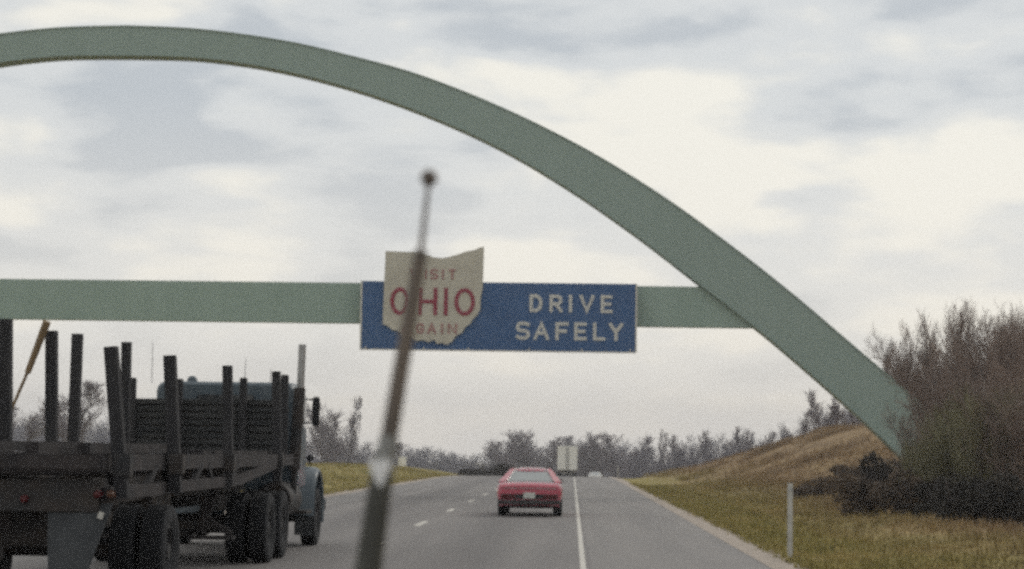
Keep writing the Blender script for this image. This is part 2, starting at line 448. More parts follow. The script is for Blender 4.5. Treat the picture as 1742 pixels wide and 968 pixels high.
SOLID, DASH, LEFT = 0.18, -3.48, -7.14
strip('road', LEFT - 0.15, SOLID + 0.12, 0.0, m_road)
strip('road_shoulder', SOLID + 0.12, XR, -0.002, m_shoulder)
strip('road_shoulder', XL, LEFT - 0.15, -0.002, m_shoulder)
strip('gravel_edge', XR - 0.12, XR + 0.45, 0.002, m_gravel)
strip('gravel_edge', XL - 0.7, XL + 0.05, 0.002, m_gravel)
strip('edge_line', SOLID - 0.043, SOLID + 0.043, 0.004, m_line)
dash_me = None
for k in range(-2, 24):
    y0 = 34.1 + 11.8 * k
    o = strip('lane_dash', DASH - 0.075, DASH + 0.075, 0.004, m_line, y0 + 0.4, y0 + 3.6)
# far carriageway beyond the median
strip('far_road', -39.4, -27.0, 0.60, m_road, 60, 520)
# ------------------------------------------------------------------ bare trees
def grow(seed, H, r0, levels=3, stems=1, lean=0.08, kids=(3, 3, 3), nodes=(8, 4, 3, 2), start=2, ratio=(0.42, 0.5, 0.5), up=0.12, ang=(30, 60), rmin=0.012, spread=0.0):
    rng = random.Random(seed); segs = []
    def branch(p, d, L, r, lev):
        n = nodes[lev]
        for i in range(n):
            d = Vector((d.x + rng.gauss(0, lean), d.y + rng.gauss(0, lean), d.z + rng.gauss(0, lean * 0.6) + up * (lev > 0))).normalized()
            q = p + d * (L / n)
            ra = max(rmin, r * (1 - 0.75 * i / n)); rb = max(rmin * 0.7, r * (1 - 0.75 * (i + 1) / n))
            segs.append((p.x, p.y, p.z, q.x, q.y, q.z, ra, rb, lev))
            if lev < levels and (lev > 0 or i >= start - 1):
                k = kids[lev] if rng.random() < 0.8 else kids[lev] - 1
                for _ in range(k):
                    a = R(rng.uniform(*ang)); b = rng.uniform(0, 2 * math.pi)
                    u = d.orthogonal().normalized(); w = d.cross(u)
                    dc = (d * math.cos(a) + (u * math.cos(b) + w * math.sin(b)) * math.sin(a)).normalized()
                    t = i / n
                    Lc = L * ratio[lev] * (1.0 - (0.55 * t if lev == 0 else 0.3 * t)) * rng.uniform(0.65, 1.2)
                    branch(q, dc, Lc, max(rmin, rb * 0.6), lev + 1)
            p = q
    for s in range(stems):
        if stems == 1: branch(Vector((0, 0, -0.15)), Vector((0, 0, 1)), H * rng.uniform(0.93, 1.0), r0, 0)
        else:
            a = rng.uniform(0, 2 * math.pi); rr = spread * math.sqrt(rng.random())
            branch(Vector((rr * math.cos(a), rr * math.sin(a), -0.15)), Vector((math.cos(a) * 0.22 * rr, math.sin(a) * 0.22 * rr, 1)).normalized(), H * rng.uniform(0.6, 1.0), r0 * rng.uniform(0.6, 1.0), 0)
    return np.array(segs)

def seg_mesh(S, sides=3):
    P0, P1, R0, R1 = S[:, 0:3], S[:, 3:6], S[:, 6], S[:, 7]
    d = P1 - P0; d /= np.linalg.norm(d, axis=1, keepdims=True) + 1e-9
    u = np.where(np.abs(d[:, 2:3]) < 0.9, np.array([[0, 0, 1.0]]), np.array([[1.0, 0, 0]]))
    s = np.cross(d, u); s /= np.linalg.norm(s, axis=1, keepdims=True) + 1e-9
    t = np.cross(d, s); n = len(S); rings = []
    for P, Rr in ((P0, R0), (P1, R1)):
        for k in range(sides):
            a = 2 * math.pi * k / sides
            rings.append(P + (s * math.cos(a) + t * math.sin(a)) * Rr[:, None])
    V = np.stack(rings, axis=1).reshape(-1, 3)
    base = np.arange(n)[:, None] * (2 * sides)
    Q = np.concatenate([base + np.array([[k, (k + 1) % sides, sides + (k + 1) % sides, sides + k]]) for k in range(sides)], axis=0)
    return V, Q

def tree_proto(key, S, trunk_mat, twig_mat, split=1):
    tr, cr_ = S[S[:, 8] < split], S[S[:, 8] >= split]
    Vt, Qt = seg_mesh(tr, 6); Vc, Qc = seg_mesh(cr_, 3)
    return np_mesh(key + '_trunk', Vt, Qt, [trunk_mat], smooth=True), np_mesh(key + '_crown', Vc, Qc, [twig_mat])

PROTO = {}
for i in range(4):
    S = grow(11 + i, 9.0, 0.13, kids=(4, 3, 3), nodes=(8, 4, 3, 2), ratio=(0.40, 0.5, 0.5), rmin=0.016, ang=(25, 52), up=0.16)
    PROTO['bare%d' % i] = tree_proto('bare_tree', S, m_bark, m_twig)
for i in range(3):
    S = grow(31 + i, 9.0, 0.11, kids=(3, 3, 3), nodes=(9, 4, 3, 2), ratio=(0.27, 0.5, 0.5), rmin=0.014, ang=(20, 42), up=0.2)
    PROTO['slim%d' % i] = tree_proto('slim_tree', S, m_bark, m_twig)
for i in range(3):
    S = grow(51 + i, 5.0, 0.035, levels=3, stems=9, kids=(4, 3, 2), nodes=(7, 4, 3, 1), ratio=(0.40, 0.5, 0.5), rmin=0.0055, ang=(18, 52), up=0.13, spread=1.1, start=2, lean=0.11)
    PROTO['thick%d' % i] = tree_proto('thicket', S, m_bark, [m_twig_br, m_twig_gr, m_twig_br][i])

def plant(name, key, loc, h, label, cat, group, rz=0.0, base_h=9.0, wide=1.0, crown='crown'):
    t = thing(name, loc, label, cat, group, rz)
    k = h / base_h
    t.scale = (k * wide, k * wide, k)
    for nm, me in zip(('trunk' if crown == 'crown' else 'stems', crown), PROTO[key]):
        o = bpy.data.objects.new(nm, me); COL.objects.link(o); o.parent = t
        if nm == 'stems': tag(o, kind='stuff')
    return t

def leaf_blob(seed, n, rx, ry, rz, leaf, lumps=9):
    """leaf-sized faces spread through an uneven volume made of lumps"""
    rng = np.random.default_rng(seed)
    C = np.stack([rng.uniform(-1, 1, lumps) * rx * 0.72, rng.uniform(-1, 1, lumps) * ry * 0.72, rng.uniform(0.15, 0.75, lumps) * rz], axis=1)
    Rr = rng.uniform(0.26, 0.5, lumps)[:, None] * np.array([[rx, ry, rz * 0.75]])
    k = rng.integers(0, lumps, n)
    d = rng.normal(size=(n, 3)); d /= np.linalg.norm(d, axis=1, keepdims=True)
    rad = rng.uniform(0.45, 1.0, n) ** 0.6 * np.where(rng.random(n) < 0.08, 1.25, 1.0)
    P = C[k] + d * rad[:, None] * Rr[k]
    P[:, 2] = np.maximum(P[:, 2], 0.02)
    a = rng.normal(size=(n, 3)); a /= np.linalg.norm(a, axis=1, keepdims=True)
    b = np.cross(a, rng.normal(size=(n, 3))); b /= np.linalg.norm(b, axis=1, keepdims=True)
    L = leaf * rng.uniform(0.6, 1.4, n)[:, None]
    V = np.stack([P - a * L, P + b * L * 0.35, P + a * L, P - b * L * 0.35], axis=1).reshape(-1, 3)
    Q = np.arange(n * 4).reshape(-1, 4)
    return V, Q

# far woods: one mass, seen beyond the crest
def far_woods():
    protos = []
    for i in range(5):
        S = grow(71 + i, 1.0, 0.010, kids=(4, 3, 2), nodes=(6, 3, 2, 1), ratio=(0.42, 0.5, 0.5), rmin=0.0020, ang=(25, 55), up=0.14, start=2)
        protos.append(seg_mesh(S, 3))
    rng = random.Random(5); Vs, Qs, off = [], [], 0
    rows = [(425, 60, 0.85), (455, 64, 0.92), (490, 66, 0.95), (530, 70, 1.0), (580, 76, 1.05), (640, 80, 1.1), (720, 80, 1.2)]
    for (d, n, hs) in rows:
        for k in range(n):
            px = -260 + (2250.0 / n) * (k + rng.uniform(-0.3, 1.3))
            y = d + rng.uniform(-14, 14)
            x = (px - 973) / FPX * y
            xr = x - curve(y)
            if -12 < xr < 6 or -41 < xr < -25: continue
            h = rng.uniform(12.0, 14.8) * hs * float(np.interp(px, [300, 500, 620, 800, 870, 900, 1060, 1110], [0.95, 0.88, 0.74, 0.74, 0.95, 1.0, 0.98, 0.85]))
            z = gz(xr, y) - 0.3
            V, Q = protos[rng.randrange(5)]
            a = rng.uniform(0, 6.28); c, s = math.cos(a), math.sin(a)
            w = h * rng.uniform(1.2, 1.7)
            X = V[:, 0] * w * c - V[:, 1] * w * s + x; Y = V[:, 0] * w * s + V[:, 1] * w * c + y; Z = V[:, 2] * h + z
            Vs.append(np.stack([X, Y, Z], axis=1)); Qs.append(Q + off); off += len(V)
    # nearer scrub wood behind the bank's ridge
    for k in range(90):
        px = 1085 + 400.0 * (k + rng.random()) / 90; y = rng.uniform(235, 390); x = (px - 973) / FPX * y; xr = x - curve(y)
        if xr < 6: continue
        top = float(np.interp(px, [1085, 1200, 1300, 1370, 1400, 1490], [756, 748, 744, 728, 705, 690])) + rng.uniform(-6, 16)
        z = gz(xr, y) - 0.3; h = W(px, top, y).z - z
        if h < 1.5: continue
        V, Q = protos[rng.randrange(5)]
        a = rng.uniform(0, 6.28); c, s = math.cos(a), math.sin(a); w = h * rng.uniform(0.7, 1.0)
        Vs.append(np.stack([V[:, 0] * w * c - V[:, 1] * w * s + x, V[:, 0] * w * s + V[:, 1] * w * c + y, V[:, 2] * h + z], axis=1)); Qs.append(Q + off); off += len(V)
        if k % 2:
            V, Q = leaf_blob(1900 + k, 300, rng.uniform(1.5, 3), 1.5, max(1.5, h * 0.62), 0.2, 7)
            Vs.append(V + np.array([[x, y, z]])); Qs.append(Q + off); off += len(V)
    # undergrowth along the edge of the wood
    for k in range(330):
        px = -200 + 2150.0 / 330 * (k + rng.uniform(0, 1)); y = rng.uniform(415, 640); x = (px - 973) / FPX * y
        xr = x - curve(y)
        if -11 < xr < 5 or -40 < xr < -26: continue
        V, Q = leaf_blob(900 + k, 420, rng.uniform(3, 6), 3, rng.uniform(7, 10.5) * (1.15 if 860 < px < 1090 else 0.95) * (1 + 0.2 * (y > 540)), 0.34, 7)
        V = V + np.array([[x, y, gz(xr, y) - 0.3]])
        Vs.append(V); Qs.append(Q + off); off += len(V)
    o = bpy.data.objects.new('far_woods', np_mesh('far_woods', np.concatenate(Vs), np.concatenate(Qs), [m_far]))
    COL.objects.link(o)
    return tag(o, 'grey violet mass of bare woods along the horizon beyond the crest', 'woods', kind='stuff')
far_woods()

def tree_at(px, top, d, key, name, label, cat, group, wide=1.0, seed=0):
    p = W(px, top, d); xr = p.x - curve(d); z = gz(xr, d)
    return plant(name, key, (p.x, d, z), max(2.0, p.z - z), label, cat, group, rz=seed * 1.7, wide=wide)

TREES = [  # px, top, depth, kind, width, label
    (572, 700, 330, 'bare0', 1.0, 'bare tree between the truck mirror and the antenna, wide crown'),
    (596, 690, 340, 'slim1', 0.9, 'tall thin bare tree left of the antenna, clear trunk'),
    (553, 715, 320, 'bare2', 1.1, 'low bare tree showing just right of the truck mirror'),
    (150, 660, 200, 'bare1', 1.2, 'bare tree between the trailer stakes at far left'),
    (112, 690, 205, 'bare3', 1.2, 'lower bare tree showing between the two leftmost plain stakes'),
    (40, 690, 195, 'bare0', 1.5, 'broad bare tree behind the leaning ochre pole'),
    (5, 700, 210, 'bare2', 1.5, 'bare tree at the left edge of the picture behind the trailer'),
    (655, 752, 400, 'bare1', 1.0, 'bare tree directly behind the antenna'),
    (852, 752, 385, 'bare3', 0.9, 'bare tree in the woods just left of the red car'),
    (880, 742, 400, 'bare2', 1.0, 'bare tree rising above the red car roof'),
    (905, 738, 410, 'bare0', 1.0, 'tallest bare tree above the red car, left of the white truck'),
    (935, 746, 395, 'slim0', 1.2, 'slim bare tree touching the left side of the white truck'),
    (962, 742, 415, 'bare1', 0.9, 'bare tree rising right behind the white truck box'),
    (995, 744, 400, 'bare2', 0.9, 'bare tree just right of the white truck box'),
    (1022, 748, 405, 'slim2', 1.1, 'slim bare tree above the pale car'),
    (1050, 742, 395, 'bare3', 0.9, 'bare tree above the far end of the right shoulder'),
    (1075, 745, 380, 'slim1', 1.2, 'slim dark bare tree right of the far road end'),
    (1131, 740, 330, 'slim0', 0.9, 'thin bare tree standing alone below the blue sign right end'),
    (1168, 750, 320, 'bare0', 0.8, 'small bare tree at the low start of the bank ridge'),
    (1202, 738, 310, 'slim2', 0.9, 'slim bare tree on the bank ridge below the beam stub'),
    (1238, 734, 300, 'slim1', 1.1, 'dark forked bare tree on the bank ridge below the arch joint'),
    (1270, 742, 290, 'bare2', 0.7, 'small bare tree on the ridge under the arch, left of two'),
    (1302, 740, 280, 'bare1', 0.7, 'small bare tree on the ridge under the arch, right of two'),
    (1338, 732, 260, 'slim0', 1.0, 'bare sapling on the ridge left of the bank clump'),
    (1368, 705, 200, 'bare3', 0.8, 'leftmost tree of the bare clump on top of the bank'),
    (1398, 672, 185, 'bare0', 0.75, 'tallest tree of the bare clump on top of the bank'),
    (1425, 684, 180, 'bare2', 0.8, 'middle tree of the bare clump on top of the bank'),
    (1384, 700, 178, 'bare1', 1.0, 'dark low tree filling the left side of the bank clump'),
    (1412, 694, 172, 'bare3', 1.0, 'dark low tree filling the middle of the bank clump'),
    (1440, 702, 170, 'bare0', 1.0, 'dark low tree of the bank clump close under the arch'),
    (1452, 690, 175, 'slim2', 1.2, 'bare tree of the bank clump nearest the arch edge'),
]
for i, (px, top, d, key, wd, lab) in enumerate(TREES):
    tree_at(px, top + (7 if d > 350 else 0), d, key, 'bare_tree', lab, 'tree', 'bare trees along the skyline', wide=wd * (1.75 if d > 350 else 1.25), seed=i)

# thicket on the right bank in front of the arch foot
THICK = [  # px, top px, depth, kind, width, label
    (1548, 612, 96, 'thick0', 0.9, 'thin brown brush rising behind the arch edge, leftmost of the thicket'),
    (1580, 572, 94, 'thick2', 1.1, 'tall brown brush whose tips stand against the sky right of the arch'),
    (1618, 548, 93, 'thick0', 1.2, 'second tallest bare brush of the thicket, left of the tallest'),
    (1655, 540, 91, 'thick2', 1.2, 'tallest bare brush of the thicket'),
    (1692, 556, 90, 'thick0', 1.2, 'tall bare brush right of the tallest one'),
    (1726, 562, 88, 'thick2', 1.2, 'tall bare brush second from the right picture edge'),
    (1758, 570, 87, 'thick0', 1.2, 'tall bare brush cut by the right picture edge'),
    (1645, 610, 63, 'thick2', 0.95, 'brown bush standing in front of the arch foot'),
    (1690, 585, 61, 'thick0', 1.0, 'brown bush in the middle of the thicket, right of the arch foot'),
    (1738, 590, 60, 'thick2', 1.0, 'brown bush near the right picture edge, middle row of the thicket'),
    (1618, 690, 58, 'thick1', 0.8, 'olive bush with pale stems veiling the arch foot'),
    (1664, 665, 56, 'thick1', 0.85, 'olive bush with pale stems in the middle front of the thicket'),
    (1712, 655, 55, 'thick1', 0.85, 'olive bush with pale stems at the right front of the thicket'),
    (1588, 700, 64, 'thick2', 0.6, 'thin brown brush crossing the lower arch edge'),
    (1562, 752, 62, 'thick1', 0.5, 'thin olive sprigs left of the arch foot above the dark hedge'),
    (1585, 745, 60, 'thick1', 0.6, 'low olive brush against the lower end of the arch'),
    (1755, 640, 54, 'thick2', 0.9, 'dense brown bush at the lower right picture edge'),
]
for i, (px, top, d, key, wd, lab) in enumerate(THICK):
    p = W(px, top, d); z = gz(p.x, d)
    h = (p.z - z)
    t = plant('twiggy_bush', key, (p.x, d, z), h, lab, 'bush', 'bushes of the thicket by the arch foot', rz=i * 2.1, base_h=5.0, wide=wd * 4.2 / h * 0.85, crown='branches')

def shrub(px, bottom, d, rx, rz, mat, label, seed, n=4200):
    p = W(px, bottom, d); z = gz(p.x - curve(d), d)
    V, Q = leaf_blob(seed, n, rx, rx * 0.75, rz, 0.075, 12)
    t = thing('low_shrub', (p.x, d, z - 0.05), label, 'shrub', 'dark low shrubs on the bank')
    o = bpy.data.objects.new('foliage', np_mesh('shrub_foliage', V, Q, [mat])); COL.objects.link(o); o.parent = t
    S = grow(seed + 7, rz * 0.95, 0.03, levels=2, stems=9, kids=(2, 2, 0), nodes=(5, 3, 2), ratio=(0.5, 0.5, 0.5), rmin=0.008, ang=(20, 50), up=0.1, spread=rx * 0.6)
    Vs_, Qs_ = seg_mesh(S, 3)
    o = bpy.data.objects.new('stems', np_mesh('shrub_stems', Vs_, Qs_, [m_bark])); COL.objects.link(o); o.parent = t; tag(o, kind='stuff')
    return t
SHRUBS = [
    (1478, 868, 58, 1.0, 1.25, m_shrub_br, 'brown shrub at the left end of the dark hedge by the thicket'),
    (1540, 876, 57, 1.2, 1.45, m_shrub_br, 'dark brown shrub directly below the lower end of the arch'),
    (1600, 888, 55, 1.2, 1.15, m_shrub, 'dark shrub below the pale olive stems'),
    (1665, 893, 53, 1.25, 1.25, m_shrub, 'blackish shrub third from the right end of the hedge'),
    (1722, 898, 52, 1.15, 1.35, m_shrub, 'blackish shrub at the lower right picture edge'),
    (1508, 815, 72, 1.05, 1.7, m_shrub, 'dark upright shrub tucked under the arch edge'),
    (1425, 836, 80, 1.45, 1.0, m_shrub_br, 'dark brown shrub on the bank, right one of the pair behind the white post'),
    (1372, 842, 82, 0.8, 0.6, m_shrub_br, 'small dark shrub on the bank just right of the white post'),
    (1465, 800, 90, 1.6, 0.9, m_shrub_br, 'brown scrub on the bank left of the arch edge'),
]
for i, (px, bt, d, rx, rz, mt, lab) in enumerate(SHRUBS):
    shrub(px, bt, d, rx, rz, mt, lab, 200 + i)
t = shrub(824, 803, 165, 2.2, 1.1, m_shrub, 'dark low bush on the median grass left of the red car', 230)

# grass tufts on the near verge
def grass():
    rng = np.random.default_rng(3); n = 26000
    y = 22 + (120 - 22) * rng.random(n) ** 1.35
    x = XR + 0.32 + 14.5 * rng.random(n) ** 1.25
    m2 = 9000
    y2 = 60 + 130 * rng.random(m2); x2 = XL - 0.4 - 12 * rng.random(m2) ** 1.3
    x = np.concatenate([x, x2]); y = np.concatenate([y, y2]); n += m2
    z = np.array([gz(a, b) for a, b in zip(x, y)])
    Vs = []
    for k in range(4):
        a = rng.uniform(0, 2 * math.pi, n); h = rng.uniform(0.06, 0.20, n) * (1 + 0.9 * (x > 8) * rng.random(n)); w = rng.uniform(0.008, 0.02, n)
        ox, oy = rng.normal(0, 0.06, n), rng.normal(0, 0.06, n); le = rng.uniform(0.1, 0.9, n) * h
        b = np.stack([x + ox, y + oy, z - 0.01], axis=1); dx = np.stack([np.cos(a), np.sin(a), 0 * a], axis=1)
        tip = b + np.stack([-np.sin(a) * le, np.cos(a) * le, h], axis=1)
        Vs.append(np.stack([b - dx * w[:, None], b + dx * w[:, None], tip], axis=1).reshape(-1, 3))
    # taller dry weeds in patches on the bank
    m3 = 60000
    xw = 7 + 24 * rng.random(m3); yw_ = 58 + 150 * rng.random(m3)
    patch = np.sin(xw * 0.55 + yw_ * 0.21) + np.sin(yw_ * 0.37 - xw * 0.8 + 1.3) + 0.9 * rng.normal(size=m3)
    ok = patch > 1.25; xw, yw_ = xw[ok], yw_[ok]; m3 = len(xw)
    zw = np.array([gz(a, b) for a, b in zip(xw, yw_)])
    for k in range(3):
        a = rng.uniform(0, 2 * math.pi, m3); h = rng.uniform(0.15, 0.5, m3); w = rng.uniform(0.012, 0.035, m3); le = rng.uniform(0.05, 0.5, m3) * h
        b = np.stack([xw + rng.normal(0, 0.12, m3), yw_ + rng.normal(0, 0.12, m3), zw - 0.02], axis=1); dx = np.stack([np.cos(a), np.sin(a), 0 * a], axis=1)
        tip = b + np.stack([-np.sin(a) * le, np.cos(a) * le, h], axis=1)
        Vs.append(np.stack([b - dx * w[:, None], b + dx * w[:, None], tip], axis=1).reshape(-1, 3))
    V = np.concatenate(Vs); Q = np.arange(len(V)).reshape(-1, 3)
    o = bpy.data.objects.new('verge_grass', np_mesh('verge_grass', V, Q, [m_ground])); COL.objects.link(o)
    tag(o, 'tan and green rough autumn grass on the verge and bank', 'grass', kind='stuff')
grass()

# ------------------------------------------------------------------ welcome arch with beam
YA = 85.0
def catmull(pts, per=8):
    out = []
    for i in range(len(pts) - 1):
        p0 = pts[max(i - 1, 0)]; p1 = pts[i]; p2 = pts[i + 1]; p3 = pts[min(i + 2, len(pts) - 1)]
        for k in range(per):
            t = k / per
            out.append(tuple(0.5 * ((2 * b) + (c - a) * t + (2 * a - 5 * b + 4 * c - d) * t * t + (3 * b - a - 3 * c + d) * t ** 3) for a, b, c, d in zip(p0, p1, p2, p3)))
    out.append(tuple(pts[-1])); return out
outer_px = [(212, 45), (340, 51), (480, 70), (600, 97), (720, 131), (860, 187), (1000, 257), (1130, 337), (1250, 424), (1350, 503), (1450, 588), (1560, 682), (1660, 768), (1762, 858)]
inner_px = [(218, 93), (340, 97), (470, 116), (600, 149), (730, 195), (860, 255), (980, 327), (1090, 404), (1200, 489), (1305, 571), (1400, 652), (1480, 724), (1540, 782), (1610, 852)]
def xz(pts, d): return [(W(a, b, d).x, W(a, b, d).z) for a, b in pts]
outer, inner = catmull(xz(outer_px, YA)), catmull(xz(inner_px, YA))
XC = (outer[0][0] + inner[0][0]) / 2
outer[0] = (XC, outer[0][1]); inner[0] = (XC, inner[0][1])
zfoot = gz(outer[-1][0], YA) - 0.15
sh = min(outer[-1][1], inner[-1][1])
def full(c): return [(2 * XC - x, z) for x, z in c[:0:-1]] + list(c)
fo, fi = full(outer), full(inner)
arch = thing('arch', (XC, YA, gz(XC, YA)), 'green steel arch spanning the whole highway with a cross beam', 'arch')
AD = 0.95
mb = MB()
secs = []
for (xo, zo), (xi, zi) in zip(fo, fi):
    secs.append([(xo, YA, zo), (xi, YA, zi), (xi, YA + AD, zi), (xo, YA + AD, zo)])
mb.loft(secs)
mb.build('arch_rib', m_arch, arch, smooth=25)
# flange strips along the rib's lower and upper edges
for crv, sgn, nm in ((fi, -1, 'lower_flange'), (fo, 1, 'upper_flange')):
    mb = MB(); sc_ = []
    for i, (x, z) in enumerate(crv):
        a = crv[max(i - 1, 0)]; b = crv[min(i + 1, len(crv) - 1)]
        tx, tz = b[0] - a[0], b[1] - a[1]; l = math.hypot(tx, tz); nx_, nz_ = -tz / l * sgn, tx / l * sgn
        i0, i1 = -0.004, 0.045
        sc_.append([(x + nx_ * i0, YA - 0.05, z + nz_ * i0), (x + nx_ * i1, YA - 0.05, z + nz_ * i1), (x + nx_ * i1, YA + AD + 0.05, z + nz_ * i1), (x + nx_ * i0, YA + AD + 0.05, z + nz_ * i0)])
    mb.loft(sc_).build(nm, m_arch, arch, smooth=25)
zb0, zb1 = W(650, 549.5, YA).z, W(650, 481, YA).z
xe = W(1300, 525, YA).x
mb = MB().box((XC, YA + 0.5, (zb0 + zb1) / 2), (2 * (xe - XC), 0.62, zb1 - zb0))
mb.build('cross_beam', m_beam, arch)
for sx in (-1, 1):
    x0 = (outer[-1][0] + inner[-1][0]) / 2
    MB().box((XC + sx * (x0 - XC), YA + AD / 2, gz(x0, YA) + 0.02), (4.6, 2.2, 1.1), bev=0.05).build('footing', m_conc, arch)

# ------------------------------------------------------------------ overhead sign
YS = 84.55
sg = thing('overhead_sign', (W(848, 538, YS).x, YS, 0), 'blue overhead sign with a cream state outline and DRIVE SAFELY letters', 'sign')
sx0, sx1 = W(613, 535, YS).x, W(1083.5, 543, YS).x
sz0, sz1 = W(848, 597.5, YS).z, W(848, 480.5, YS).z
MB().box(((sx0 + sx1) / 2, YS + 0.06, (sz0 + sz1) / 2), (sx1 - sx0, 0.10, sz1 - sz0), bev=0.01).build('blue_panel', m_blue, sg)
fw = 0.055
mb = MB()
MB().box((sx0 + fw / 2, YS + 0.055, (sz0 + sz1) / 2), (fw + 0.01, 0.14, sz1 - sz0 + 0.012)).build('frame_edge', m_trim, sg)
MB().box((sx1 - fw / 2, YS + 0.055, (sz0 + sz1) / 2), (fw + 0.01, 0.14, sz1 - sz0 + 0.012)).build('frame_edge', m_trim, sg)
MB().box(((sx0 + sx1) / 2, YS + 0.055, sz0 + 0.012), (sx1 - sx0 - 2 * fw - 0.012, 0.13, 0.05)).build('frame_edge', m_trim, sg)
for px in (622, 721, 797, 900, 990, 1072):
    x = W(px, 595, YS).x
    MB().box((x, YS - 0.03, sz0 + 0.06), (0.05, 0.05, 0.16), bev=0.008).build('panel_clip', m_trim, sg)
for px in (650, 848, 1046):
    x = W(px, 560, YS).x
    MB().box((x, YS + 0.27, (sz0 + sz1) / 2), (0.14, 0.30, (sz1 - sz0) * 0.9)).build('bracket', m_steel_dk, sg)
ohio_px = [(656, 427), (703, 429), (715, 431), (728, 435), (740, 438), (752, 439), (764, 437), (778, 433), (792, 428), (808, 425), (816, 421), (823.5, 420),
           (822, 470), (820.5, 492), (817.5, 508), (817, 526), (811, 537), (805, 542), (800, 551), (792, 556), (786, 566), (776, 571), (770, 580), (760, 587), (752, 583), (744, 585),
           (738, 578), (729, 582), (719, 578), (708, 580), (697, 573), (687, 571), (678, 563), (667, 561), (660, 555), (651, 551), (652, 520), (654, 470)]
YO = YS - 0.10
op = [W(a, b, YO) for a, b in ohio_px]
MB().prism([(p.x, YO, p.z) for p in op], 0.07).build('state_panel', m_cream, sg)

GL = {  # unit box strokes for each letter: list of polylines
    'D': [[(0, 0), (0, 1), (.55, 1), (.88, .82), (1, .5), (.88, .18), (.55, 0), (0, 0)]],
    'R': [[(0, 0), (0, 1), (.65, 1), (.95, .88), (.95, .6), (.72, .47)], [(.68, .47), (0.05, .47)], [(.5, .44), (1, 0)]],
    'I': [[(.5, 0), (.5, 1)]],
    'V': [[(0, 1), (.5, 0), (1, 1)]],
    'E': [[(1, 0), (0, 0), (0, 1), (1, 1)], [(0, .5), (.85, .5)]],
    'S': [[(1, .92), (.8, 1), (.2, 1), (0, .84), (0, .62), (.2, .52), (.8, .48), (1, .36), (1, .14), (.8, 0), (.2, 0), (0, .08)]],
    'A': [[(0, 0), (.5, 1), (1, 0)], [(.2, .35), (.8, .35)]],
    'F': [[(0, 0), (0, 1), (1, 1)], [(0, .5), (.85, .5)]],
    'L': [[(0, 1), (0, 0), (1, 0)]],
    'Y': [[(0, 1), (.5, .48), (1, 1)], [(.5, .48), (.5, 0)]],
    'O': [[(.5 + .5 * math.cos(2 * math.pi * k / 24), .5 + .5 * math.sin(2 * math.pi * k / 24)) for k in range(25)]],
    'H': [[(0, 0), (0, 1)], [(1, 0), (1, 1)], [(0, .5), (1, .5)]],
    'T': [[(.5, 0), (.5, 1)], [(0, 1), (1, 1)]],
    'G': [[(1, .8), (.8, .97), (.5, 1), (.18, .9), (0, .5), (.18, .1), (.5, 0), (.85, .08), (1, .25), (1, .48), (.58, .48)]],
    'N': [[(0, 0), (0, 1), (1, 0), (1, 1)]],
}
def letter(ch, x0, x1, zlo, zhi, yf, stroke, mats, buttons=False, depth=0.03):
    """one letter standing proud of the panel whose front is at yf"""
    mb = MB(); s = stroke
    X = lambda u: x0 + s / 2 + u * (x1 - x0 - s) if ch != 'I' else (x0 + x1) / 2
    Z = lambda v: zlo + s / 2 + v * (zhi - zlo - s)
    lay = 0
    for pl in GL[ch]:
        pts = [Vector((X(u), 0, Z(v))) for u, v in pl]
        closed = (pts[0] - pts[-1]).length < 1e-6 and len(pts) > 3
        n = len(pts); L, Rr = [], []
        for i in range(n):
            a = pts[i - 1] if i > 0 else (pts[-2] if closed else None)
            b = pts[i + 1] if i < n - 1 else (pts[1] if closed else None)
            d1 = (pts[i] - a).normalized() if a is not None else None
            d2 = (b - pts[i]).normalized() if b is not None else None
            if d1 is None: d1 = d2
            if d2 is None: d2 = d1
            n1_, n2_ = Vector((-d1.z, 0, d1.x)), Vector((-d2.z, 0, d2.x))
            m_ = (n1_ + n2_)
            m_ = m_.normalized() if m_.length > 1e-4 else n1_
            k = min(1.9, 1.0 / max(0.35, m_.dot(n1_)))
            ext = Vector((0, 0, 0))
            if not closed and i == 0: ext = -d2 * s * 0.48
            if not closed and i == n - 1: ext = d1 * s * 0.48
            L.append(pts[i] + m_ * s / 2 * k + ext); Rr.append(pts[i] - m_ * s / 2 * k + ext)
        dd = depth + 0.004 * lay; lay += 1
        secs = [[(l.x, yf - dd, l.z), (r.x, yf - dd, r.z), (r.x, yf + 0.004, r.z), (l.x, yf + 0.004, l.z)] for l, r in zip(L, Rr)]
        mb.loft(secs, cap=not closed)
        if buttons:
            for a, b in zip(pts[:-1], pts[1:]):
                kk = max(1, int((b - a).length / (s * 0.95)))
                for q in range(kk):
                    c = a.lerp(b, (q + 0.5) / kk)
                    mb.lathe([(-dd - 0.014, 0.0), (-dd - 0.012, s * 0.17), (-dd + 0.002, s * 0.24)], (c.x, yf, c.z), axis='y', n=8, mi=1)
    return mb.build('letter', mats, sg)
def word(items, ytop, ybot, yf, stroke, mats, buttons=False, xref=None):
    for ch, a, b in items:
        pa, pb = W((a + b) / 2, ytop, yf), W((a + b) / 2, ybot, yf)
        xa, xb = W(a, (ytop + ybot) / 2, yf).x, W(b, (ytop + ybot) / 2, yf).x
        dr = ((a + b) / 2 - xref) * 0.01396
        pa, pb = W((a + b) / 2, ytop + dr, yf), W((a + b) / 2, ybot + dr, yf)
        letter(ch, xa, xb, pb.z, pa.z, yf, stroke, mats, buttons)
YP = YS + 0.01
mw = [m_white_l, m_button]
word([('D', 901, 923), ('R', 935, 957), ('I', 966, 975), ('V', 986, 1011), ('E', 1022, 1042)], 501.5, 531.5, YP, 0.128, mw, True, 970)
